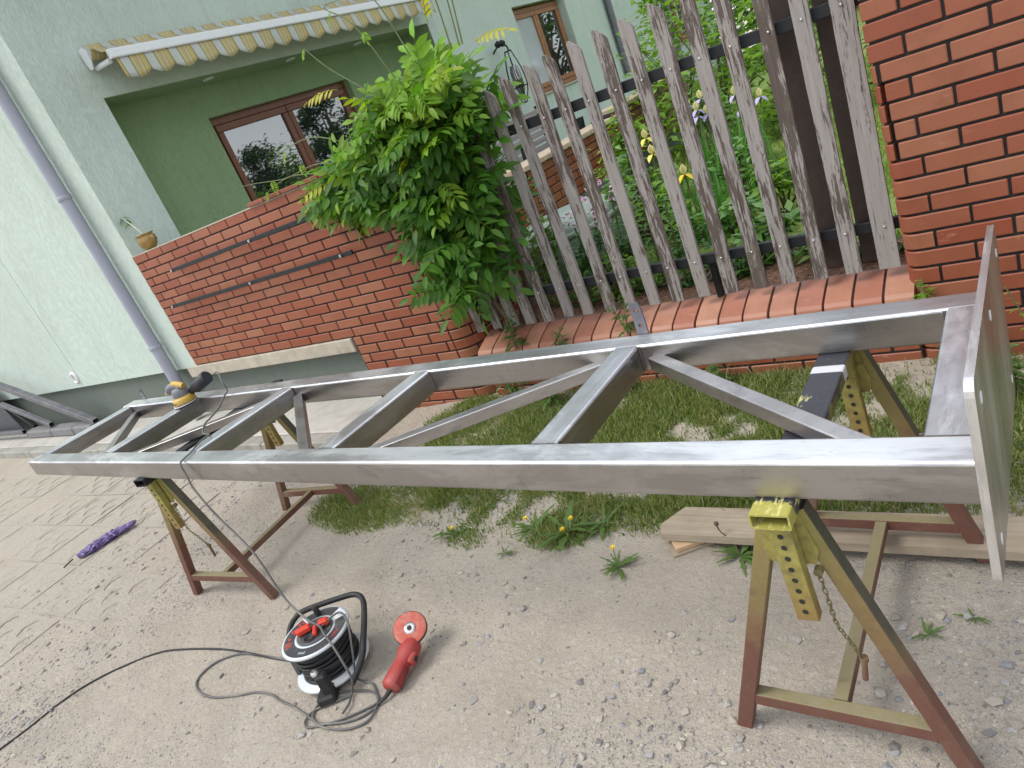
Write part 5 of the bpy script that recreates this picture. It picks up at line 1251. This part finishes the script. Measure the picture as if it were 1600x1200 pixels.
# ------------------------------------------------------------------ GRASS AND WEEDS
def blades(name, n, region, hrange, mat, seed, dens, zf=None, wr=(0.0015, 0.0032), bend=0.9):
    rs = np.random.RandomState(seed)
    x = rs.uniform(region[0], region[1], n * 4); y = rs.uniform(region[2], region[3], n * 4)
    k = rs.rand(n * 4) < dens(x, y); x, y = x[k][:n], y[k][:n]; n = len(x)
    z = ground_z(x, y) - 0.003 if zf is None else zf(x, y)
    h = hrange[0] + (hrange[1] - hrange[0]) * rs.rand(n) ** 1.8; w = rs.uniform(*wr, n)
    a = rs.uniform(0, 6.28, n); b = rs.uniform(0, 6.28, n); bn = h * rs.uniform(.15, bend, n)
    cx, cy = np.cos(a) * w, np.sin(a) * w; dx, dy = np.cos(b) * bn, np.sin(b) * bn
    V = np.stack([np.stack([x - cx, y - cy, z], -1), np.stack([x + cx, y + cy, z], -1),
                  np.stack([x - cx * .8 + dx * .35, y - cy * .8 + dy * .35, z + h * .6], -1), np.stack([x + cx * .8 + dx * .35, y + cy * .8 + dy * .35, z + h * .6], -1),
                  np.stack([x + dx, y + dy, z + h * .9], -1)], 1).reshape(-1, 3)
    f = np.array([(0, 1, 3), (0, 3, 2), (2, 3, 4)]); F = (f[None] + (np.arange(n) * 5)[:, None, None]).reshape(-1, 3)
    me = bpy.data.meshes.new(name); me.vertices.add(len(V)); me.vertices.foreach_set('co', V.ravel())
    me.loops.add(F.size); me.loops.foreach_set('vertex_index', F.ravel()); me.polygons.add(len(F))
    me.polygons.foreach_set('loop_start', np.arange(0, F.size, 3)); me.polygons.foreach_set('loop_total', np.full(len(F), 3))
    me.materials.append(mat); me.update(calc_edges=True); return tag(link(name, me), kind='stuff')
ELL = [(-1.3, 2.55, 1.35, 0.62, 1.4), (-0.6, 2.35, 0.6, 0.3, 1.0), (-1.6, 2.25, 0.75, 0.3, 0.8), (-2.35, 2.1, 0.75, 0.26, 0.9), (-3.05, 1.95, 0.42, 0.22, 0.6), (-2.9, 2.75, 0.35, 0.3, 0.6), (-0.35, 2.75, 0.35, 0.3, 0.8), (0.15, 2.6, 0.4, 0.5, 1.0), (-1.9, 2.75, 0.8, 0.25, 0.9), (-1.72, 1.86, 0.18, 0.13, 0.9), (-2.15, 1.8, 0.25, 0.1, 0.35), (-0.75, 2.3, 0.3, 0.15, 0.5), (-7.6, 1.95, 0.35, 0.2, 0.5)]
def gdens(x, y):
    d = np.zeros_like(x)
    for (cx, cy, rx, ry, s) in ELL: d = np.maximum(d, s * np.clip(1.35 - ((x - cx) / rx) ** 2 - ((y - cy) / ry) ** 2, 0, 1))
    return np.clip(d * np.clip(0.75 + 2.0 * vnoise(x * 3.1, y * 3.1, 40) + 1.4 * vnoise(x * 9, y * 9, 41), 0.04, 1), 0, 1)
blades('grass', 135000, (-4.0, 0.6, 1.6, 3.05), (0.010, 0.05), L_GRASS, 12, gdens)
blades('clover_patch', 34000, (-4.0, 0.6, 1.6, 3.05), (0.008, 0.022), L_WEED, 13, lambda x, y: gdens(x, y) * np.clip(0.2 + 3 * vnoise(x * 2.2, y * 2.2, 60), 0, 1), None, (0.003, 0.006), 1.2)
blades('tall_grass', 1600, (-3.6, 0.5, 1.7, 3.05), (0.06, 0.16), L_GRASS, 14, lambda x, y: gdens(x, y) ** 2, None, (0.0012, 0.0024), 0.8)
blades('lawn_grass', 42000, (-3.4, 0.2, 3.6, 11), (0.03, 0.09), L_LAWN, 15, lambda x, y: np.where(y > 4.3, 0.7, 0.2), lambda x, y: G0 + 0.01 * (y - 3.2) - 0.01 + 0 * x, (0.003, 0.007))

def rosette(name, x, y, r, n, label, flowers=0, toothed=True, mat=None, cat='weed', upright=0.35, group=None):
    t = thing(name, label, cat, (x, y, gz(x, y)), rnd.uniform(0, 6), group)
    rr = random.Random(int(x * 1000 + y * 77))
    for k in range(n):
        a = rr.uniform(0, 6.28); el = rr.uniform(0.05, upright * 2); L = r * rr.uniform(.55, 1.1); W = L * rr.uniform(.16, .24)
        d = Vector((math.cos(a) * math.cos(el), math.sin(a) * math.cos(el), math.sin(el))); M = frame((0, 0, 0.003), d)
        mb = MB()
        if toothed:
            vs = [(0, 0, 0)]; seg = 7
            for q in range(1, seg):
                tt = q / seg; w = W * math.sin(PI * (0.15 + 0.8 * tt)) * (0.42 if q % 2 else 1.0); zz = -0.5 * L * tt * tt * max(.2, el)
                vs += [(-w / 2, L * tt - (0.0 if q % 2 else L * .03), zz + w * .15), (0, L * tt, zz), (w / 2, L * tt - (0.0 if q % 2 else L * .03), zz + w * .15)]
            vs.append((0, L, -0.5 * L * max(.2, el))); fs = [(0, 2, 1), (0, 3, 2)]
            for q in range(seg - 2):
                b = 1 + q * 3; fs += [(b, b + 1, b + 4, b + 3), (b + 1, b + 2, b + 5, b + 4)]
            b = 1 + (seg - 2) * 3; e = len(vs) - 1; fs += [(b, b + 1, e), (b + 1, b + 2, e)]
            mb.add(vs, fs, M, 0, True)
        else: leaflet(mb, M, L, W * 1.7, 0.2, 0.4)
        mb.build('leaf', mat or L_WEED, t, True, False)
    for k in range(flowers):
        a = rr.uniform(0, 6.28); h = rr.uniform(.05, .11); px, py = math.cos(a) * r * .35, math.sin(a) * r * .35
        MB().tube(spline([(0, 0, 0), (px * .5, py * .5, h * .7), (px, py, h)], 4), 0.002, 5).build('stem', STEM, t, True)
        f = MB()
        for q in range(22):
            b = 2 * PI * q / 22 + rr.uniform(-.1, .1); el = 0.2 + 0.9 * (q % 3) / 3; M = frame((px, py, h), (math.cos(b) * math.cos(el), math.sin(b) * math.cos(el), math.sin(el)))
            simple_leaf(f, M, 0.014, 0.005, 0.2)
        f.build('flower_head', F_YEL, t, True, False)
    return t
DL = [(-1.66, 1.83, .17, 26, 2, 'leafy dandelion clump with yellow flowers in front of the frame middle'),
      (-1.83, 1.84, .13, 20, 1, 'left part of the broad weed clump with one low yellow flower'),
      (-1.52, 1.90, .14, 16, 0, 'broad leaved dock seedling standing right in the weed clump'),
      (-1.345, 1.665, .085, 20, 1, 'lone small dandelion rosette on the bare sand right of the clump'),
      (-2.28, 1.78, .10, 14, 1, 'dandelion with yellow flowers at the edge of the grass by the far sawhorse'),
      (-0.93, 1.79, .12, 18, 0, 'dark rosette growing in front of the plank beside the wood offcut'),
      (-1.90, 1.68, .06, 9, 0, 'tiny weed on the sand left of the big dandelion clump'),
      (-0.35, 1.55, .05, 9, 0, 'tiny weed on the sand right of the near sawhorse'),
      (-0.25, 1.63, .05, 8, 0, 'small green weed tuft near the right edge of the sand'),
      (-0.72, 1.80, .07, 10, 0, 'low weed peeping out below the plank beside the sawhorse leg')]
for x, y, r, n, fl, lab in DL: rosette('dandelion', x, y, r, n, lab, fl, True, None, 'weed', 0.4, 'weeds growing on the sand')
def weed(x, y, z, h, n, lab, lean=0.2, mat=L_WEED, L=0.09, seeds=False):
    t = thing('tall_weed', lab, 'weed', (x, y, z), rnd.uniform(0, 6), 'tall weeds along the brick base'); rr = random.Random(int(abs(x) * 991 + n))
    fo = MB(); st = MB()
    for s in range(max(1, n // 14)):
        a = rr.uniform(0, 6.28); top = Vector((math.cos(a) * h * lean * rr.random(), math.sin(a) * h * lean * rr.random(), h * rr.uniform(.7, 1)))
        st.tube(spline([(0, 0, 0), tuple(top * .5 + Vector((0, 0, h * .05))), tuple(top)], 4), 0.0028, 5)
        for k in range(14):
            tt = 0.12 + 0.86 * k / 14; p = top * tt; b = rr.uniform(0, 6.28); l = L * (1.1 - 0.7 * tt) * rr.uniform(.7, 1.2)
            M = frame(p, (math.cos(b), math.sin(b), rr.uniform(-.1, .6)))
            leaflet(fo, M, l, l * .28, 0.2, 0.4)
            for e in (-1, 1): leaflet(fo, M @ Matrix.Translation((0, l * .4, 0)) @ Matrix.Rotation(R(e * 55), 4, 'Z'), l * .45, l * .14, .2, .3)
    st.build('stem', STEM, t, True); o = fo.build('leaves', mat, t, True, False); o['kind'] = 'stuff'
weed(-2.55, 3.02, 0.35, 0.30, 42, 'bushy thistle like weed on the left end of the tile coping')
weed(-2.20, 3.00, 0.33, 0.14, 28, 'second weed from the left on the tile coping', 0.3, L_WEED, 0.07)
weed(-1.80, 3.02, 0.35, 0.24, 28, 'weed with feathery leaves on the coping left of the steel lug')
weed(-0.44, 3.0, 0.28, 0.17, 28, 'green weed sprouting at the foot of the pillar on the coping end', 0.3, L_BUSH, 0.07)
weed(-0.33, 2.9, 0.03, 0.34, 56, 'tall bushy weed behind the end beam at the pillar base', 0.4)
weed(-0.20, 2.75, 0.03, 0.22, 42, 'spreading weed between end beam and brick pillar', 0.5)
weed(-0.06, 2.95, 0.03, 0.42, 28, 'thin seeding weed against the pillar right of the end plate', 0.3, L_BUSH, 0.05)
weed(-1.35, 2.95, 0.03, 0.2, 42, 'weed tuft at the low wall behind the fourth frame bay', 0.5)
weed(-2.6, 2.95, 0.03, 0.26, 56, 'leafy weed below the rounded corner of the brick parapet', 0.5, L_WEED, 0.11)
weed(-2.35, 2.9, 0.03, 0.2, 42, 'leafy weed left of the middle of the low wall foot', 0.6, L_WEED, 0.10)
weed(-1.9, 2.95, 0.03, 0.16, 42, 'broad weed in the shade at the low wall foot', 0.6, L_DARK, 0.10)
weed(-0.85, 2.9, 0.03, 0.15, 28, 'short weed at the low wall behind the striped beam', 0.6)

# ------------------------------------------------------------------ GARDEN PLANTS
def lily(x, y, h, lab, n=46, L=0.12, mat=L_LILY, flowers=None, fl_n=0):
    t = thing('garden_plant', lab, 'plant', (x, y, G0), rnd.uniform(0, 6), 'flowers behind the picket fence'); rr = random.Random(int(abs(x) * 571 + y * 13))
    bx, by = rr.uniform(-.05, .05), rr.uniform(-.05, .05)
    MB().tube(spline([(0, 0, 0), (bx * .4, by * .4, h * .5), (bx, by, h)], 4), 0.006, 6).build('stem', STEM, t, True)
    fo = MB()
    for k in range(n):
        tt = 0.06 + 0.93 * k / n; a = k * 2.4 + rr.uniform(-.3, .3); l = L * (1.05 - 0.5 * tt) * rr.uniform(.8, 1.2)
        leaflet(fo, frame((bx * tt, by * tt, h * tt), (math.cos(a), math.sin(a), rr.uniform(.1, .7))), l, l * .2, .25, .5)
    o = fo.build('leaves', mat, t, True, False); o['kind'] = 'stuff'
    if flowers:
        f = MB()
        for k in range(fl_n):
            a = rr.uniform(0, 6.28); tt = rr.uniform(0, 1); p = Vector((bx + math.cos(a) * .035, by + math.sin(a) * .035, h * (0.95 + 0.28 * tt)))
            for q in range(4): simple_leaf(f, frame(p, (math.cos(a) + rr.uniform(-.8, .8), math.sin(a) + rr.uniform(-.8, .8), rr.uniform(-.5, .8))), 0.032, 0.014, .2)
        o = f.build('flowers', flowers, t, True, False); o['kind'] = 'stuff'
lily(-2.42, 3.62, 0.86, 'tall lily stem with whorled leaves in front of the garden wall', 80, 0.11)
lily(-1.98, 3.75, 0.62, 'lily stem with pale leaf tips right of the pink flowers', 60, 0.12)
lily(-1.84, 3.68, 0.72, 'second lily stem from the right, leaves curling down', 60, 0.12)
lily(-1.72, 3.85, 0.55, 'short lily left of the yellow iris', 50, 0.12, L_BUSH)
lily(-2.30, 3.85, 0.50, 'bushy plant with a spike of pink blossom, leftmost', 70, 0.10, L_LILY, F_PINK, 26)
lily(-2.22, 4.0, 0.52, 'bushy plant with a spike of pink blossom, second from left', 70, 0.10, L_LILY, F_PINK, 26)
lily(-2.14, 3.7, 0.42, 'low plant with a pale pink flower spike beside the lug', 60, 0.10, L_LILY, F_PINK, 22)
lily(-2.45, 3.95, 0.42, 'green plant with a fading pink spike before the brick', 50, 0.10, L_LILY, F_PINK, 16)
lily(-2.33, 3.48, 0.34, 'short lily shoot close behind the pickets left of the lug', 40, 0.10, L_BUSH)
lily(-1.62, 3.5, 0.50, 'leafy lily close behind the pickets right of the lug', 60, 0.11, L_LILY)
lily(-2.52, 3.5, 0.45, 'young lily near the vine close behind the pickets', 50, 0.10, L_BUSH)
def iris(x, y, lab, petals, nfl, h=0.55, n=26):
    t = thing('iris', lab, 'iris', (x, y, G0 + 0.01 * (y - 3.2)), 0, 'irises behind the fence'); rr = random.Random(int(abs(x) * 317 + y * 31))
    fo = MB()
    for k in range(n):
        a = rr.uniform(0, 6.28); px, py = rr.gauss(0, .10), rr.gauss(0, .10); hh = h * rr.uniform(.6, 1.0); ln = rr.uniform(.02, .16); w = 0.014
        sx, sy = math.cos(a), math.sin(a); vs = []
        for q in range(5):
            u = q / 4; ww = w * (1 - u) ** .6 + .0006; vs += [(px + sx * ln * u * u - sy * ww, py + sy * ln * u * u + sx * ww, hh * u), (px + sx * ln * u * u + sy * ww, py + sy * ln * u * u - sx * ww, hh * u)]
        fo.add(vs, [(2 * q, 2 * q + 1, 2 * q + 3, 2 * q + 2) for q in range(4)], None, 0, True)
    o = fo.build('leaves', L_IRIS, t, True, False); o['kind'] = 'stuff'
    for k in range(nfl):
        px, py, hh = rr.gauss(0, .09), rr.gauss(0, .09), h * rr.uniform(.95, 1.25)
        MB().tube([(px * .6, py * .6, 0), (px, py, hh)], 0.005, 5).build('stem', STEM, t, True)
        f = MB()
        for q in range(6):
            a = q * PI / 3 + rr.uniform(-.2, .2); upw = q % 2
            leaflet(f, frame((px, py, hh), (math.cos(a) * (.5 if upw else .9), math.sin(a) * (.5 if upw else .9), .9 if upw else -.35), (0, 0, 1)), .06, .05, .35, .4 if not upw else -.5, 0 if upw else 1)
        f.build('flower', [petals[0], petals[1]], t, True, False)
iris(-1.92, 5.3, 'iris clump with cream and lilac flowers at the edge of the lawn', (F_CREAM, F_LILAC), 6, 0.62, 60)
iris(-1.68, 5.25, 'iris clump with pale lilac flowers, rightmost of the irises', (F_CREAM, F_LILAC), 3, 0.62, 50)
iris(-2.05, 4.6, 'iris with big yellow flowers in front of the garden wall', (F_CREAM, plain('petal_lemon', (0.75, 0.66, 0.12), 0.5)), 3, 0.60, 30)
iris(-1.75, 4.3, 'iris leaves with one yellow bloom low behind the rail', (F_CREAM, F_YEL), 1, 0.45, 40)
def shrub(name, x, y, z, rx, ry, h, n, L, mat, lab, cat='shrub', seed=0, group=None, stems=7):
    t = thing(name, lab, cat, (x, y, z), 0, group); rr = random.Random(seed)
    cl = []
    for k in range(max(6, n // 45)):
        a, u = rr.uniform(0, 6.28), rr.random() ** .5; zz = rr.uniform(.12, 1)
        prof = math.sin(PI * min(1, 0.18 + zz * 0.78)); cl.append(Vector((math.cos(a) * u * rx * prof, math.sin(a) * u * ry * prof, zz * h)))
    st = MB()
    for c in cl[:stems * 3]: st.tube(spline([(0, 0, 0), (c.x * .35, c.y * .35, c.z * .6), tuple(c)], 3), [0.012, .011, .01, .008, .006, .005, .004], 5)
    st.build('stem', TWIG, t, True)
    fo = MB()
    for k in range(n):
        c = rr.choice(cl); p = c + Vector((rr.gauss(0, rx * .17), rr.gauss(0, ry * .17), rr.gauss(0, h * .09)))
        if p.z < 0.01: continue
        a = rr.uniform(0, 6.28); l = L * rr.uniform(.6, 1.2)
        simple_leaf(fo, frame(p, (math.cos(a), math.sin(a), rr.uniform(-.4, .6)), (rr.uniform(-.5, .5), rr.uniform(-.5, .5), 1)), l, l * .5, rr.uniform(0, .5))
    o = fo.build('foliage', mat, t, True, False); o['kind'] = 'stuff'
    return t
shrub('shrub', -2.6, 7.6, 0.4, 0.75, 0.75, 1.55, 1500, 0.12, L_BUSH, 'large lime green shrub behind the middle pickets', seed=1)
shrub('shrub', -1.85, 7.2, 0.4, 0.5, 0.6, 1.25, 1000, 0.11, L_BUSH, 'lime green shrub right of the largest one, beside the lawn', seed=2)
shrub('shrub', -3.25, 8.3, 0.4, 0.5, 0.6, 1.8, 900, 0.11, L_BUSH, 'light green climbing shrub against the far mint wall', seed=3)
shrub('shrub', -0.75, 7.5, 0.4, 0.55, 0.6, 1.5, 1100, 0.09, L_DARK, 'dark green shrub seen in the slot between fence and pillar', seed=4)
shrub('shrub', -1.15, 3.62, G0, 0.22, 0.18, 0.26, 150, 0.12, L_LILY, 'broad leaved hosta behind the bottom rail near the right pickets', 'plant', 5)
shrub('shrub', -0.9, 3.55, G0, 0.2, 0.16, 0.22, 130, 0.11, L_LILY, 'broad leaved plant at the foot of the dark boards', 'plant', 6)
shrub('shrub', -1.55, 3.45, G0, 0.28, 0.14, 0.24, 420, 0.055, L_DARK, 'dense dark green mound at the fence foot right of the lug', 'plant', 7)
shrub('shrub', -2.02, 3.42, G0, 0.30, 0.12, 0.26, 420, 0.055, L_BUSH, 'light green mound at the fence foot left of the lug', 'plant', 8)
shrub('shrub', -0.65, 3.45, G0, 0.25, 0.14, 0.13, 300, 0.05, L_DARK, 'low dark edging plant beside the pillar foot', 'plant', 9)
shrub('shrub', -2.55, 3.7, G0, 0.22, 0.16, 0.5, 220, 0.08, L_BUSH, 'yellow green vine seedling left of the tall lily', 'plant', 10)
shrub('shrub', -2.1, 3.55, G0, 0.3, 0.2, 0.4, 500, 0.065, L_DARK, 'dark leafy plant under the pink blossoms', 'plant', 11)
shrub('shrub', -1.45, 4.0, G0, 0.25, 0.2, 0.32, 320, 0.09, L_LILY, 'green leafy plant below the iris clump', 'plant', 12)
for q, (x, y, h, r, n, L, m, lab) in enumerate(((-1.95, 4.35, .50, .22, 420, .09, L_BUSH, 'bright leafy perennial between the tub and the irises'), (-1.62, 4.75, .42, .22, 380, .08, L_LILY, 'mid green perennial in front of the iris leaves'),
        (-2.28, 4.55, .62, .24, 460, .09, L_LILY, 'tall leafy perennial against the plinth of the garden wall'), (-2.62, 5.3, .75, .3, 520, .10, L_BUSH, 'lime perennial against the far part of the garden wall'),
        (-1.3, 4.45, .30, .22, 300, .09, L_BUSH, 'low lime plant at the lawn edge right of the irises'), (-2.15, 5.9, .7, .35, 560, .10, L_LILY, 'dense green perennial behind the irises'))):
    shrub('shrub', x, y, G0 + 0.01 * (y - 3.2), r, r, h, n, L, m, lab, 'plant', 60 + q)
def tree(x, y, h, r, n, L, lab, seed, mat=L_TREE, trunk_h=0.3):
    t = thing('tree', lab, 'tree', (x, y, 0.3), 0, 'trees beyond the garden'); rr = random.Random(seed); tr = MB()
    tr.tube(spline([(0, 0, 0), (.05 * h * rr.uniform(-1, 1), 0, h * .35), (.03 * h * rr.uniform(-1, 1), .02 * h, h * .8)], 5), [0.045 * h * (1 - i / 14) + .01 for i in range(11)], 8)
    cl = []
    for k in range(34):
        a, u, zz = rr.uniform(0, 6.28), rr.random() ** .5, rr.uniform(trunk_h, 1.0); pr = math.sin(PI * min(.97, .1 + (zz - trunk_h) / (1 - trunk_h) * .85)) ** .7
        c = Vector((math.cos(a) * u * r * pr, math.sin(a) * u * r * pr, zz * h)); cl.append(c)
        tr.tube(spline([(0, 0, max(.2, zz - .25) * h * .8), tuple(c * .6 + Vector((0, 0, .1 * h))), tuple(c)], 3), [.014 * h, .012 * h, .01 * h, .008 * h, .006 * h, .004 * h, .003 * h], 5)
    tr.build('trunk', TWIG, t, True); fo = MB()
    for k in range(n):
        c = rr.choice(cl); p = c + Vector((rr.gauss(0, r * .15), rr.gauss(0, r * .15), rr.gauss(0, h * .05))); a = rr.uniform(0, 6.28)
        simple_leaf(fo, frame(p, (math.cos(a), math.sin(a), rr.uniform(-.7, .5)), (rr.uniform(-.6, .6), rr.uniform(-.6, .6), 1)), L * rr.uniform(.6, 1.3), L * .55, .2)
    o = fo.build('crown', mat, t, True, False); o['kind'] = 'stuff'
tree(-3.6, 22, 5.5, 2.4, 3200, 0.3, 'dense green tree beyond the house end, behind the upper pickets', 31, L_DARK, 0.05)
tree(-1.0, 20, 5.0, 2.2, 3000, 0.28, 'dense green tree behind the slot between fence and pillar', 32, L_DARK, 0.05)
tree(-6.5, 25, 7, 3, 2600, 0.35, 'tall green tree behind the corner of the house', 33, L_DARK, 0.1)
tree(11.3, 19.0, 3.3, 1.15, 3000, 0.2, 'small round tree beyond the pillar, mirrored in the left loggia pane', 34)
tree(11.5, 23.4, 4.7, 1.6, 3600, 0.24, 'taller tree beyond the small round one, mirrored in the right loggia pane', 35)
tree(14.5, 22.5, 2.0, 5.5, 4200, 0.35, 'low wide hedge like tree mirrored at the foot of the loggia window', 36, L_TREE, 0.05)
tree(10.5, 2.5, 8.5, 4.2, 2600, 0.5, 'unseen big tree added right of the pillar to shade the side wall, nearer one', 39)  # this and the next tree are unseen, added to darken the side wall
tree(11.5, 9.0, 8.5, 4.0, 2600, 0.5, 'unseen big tree added beyond the pillar to shade the side wall, further one', 40)
tree(-14, -13, 9, 4, 1800, 0.5, 'large tree across the yard behind the viewer, left', 37)
tree(5, -16, 8, 4, 1800, 0.5, 'large tree across the yard behind the viewer, right', 38)
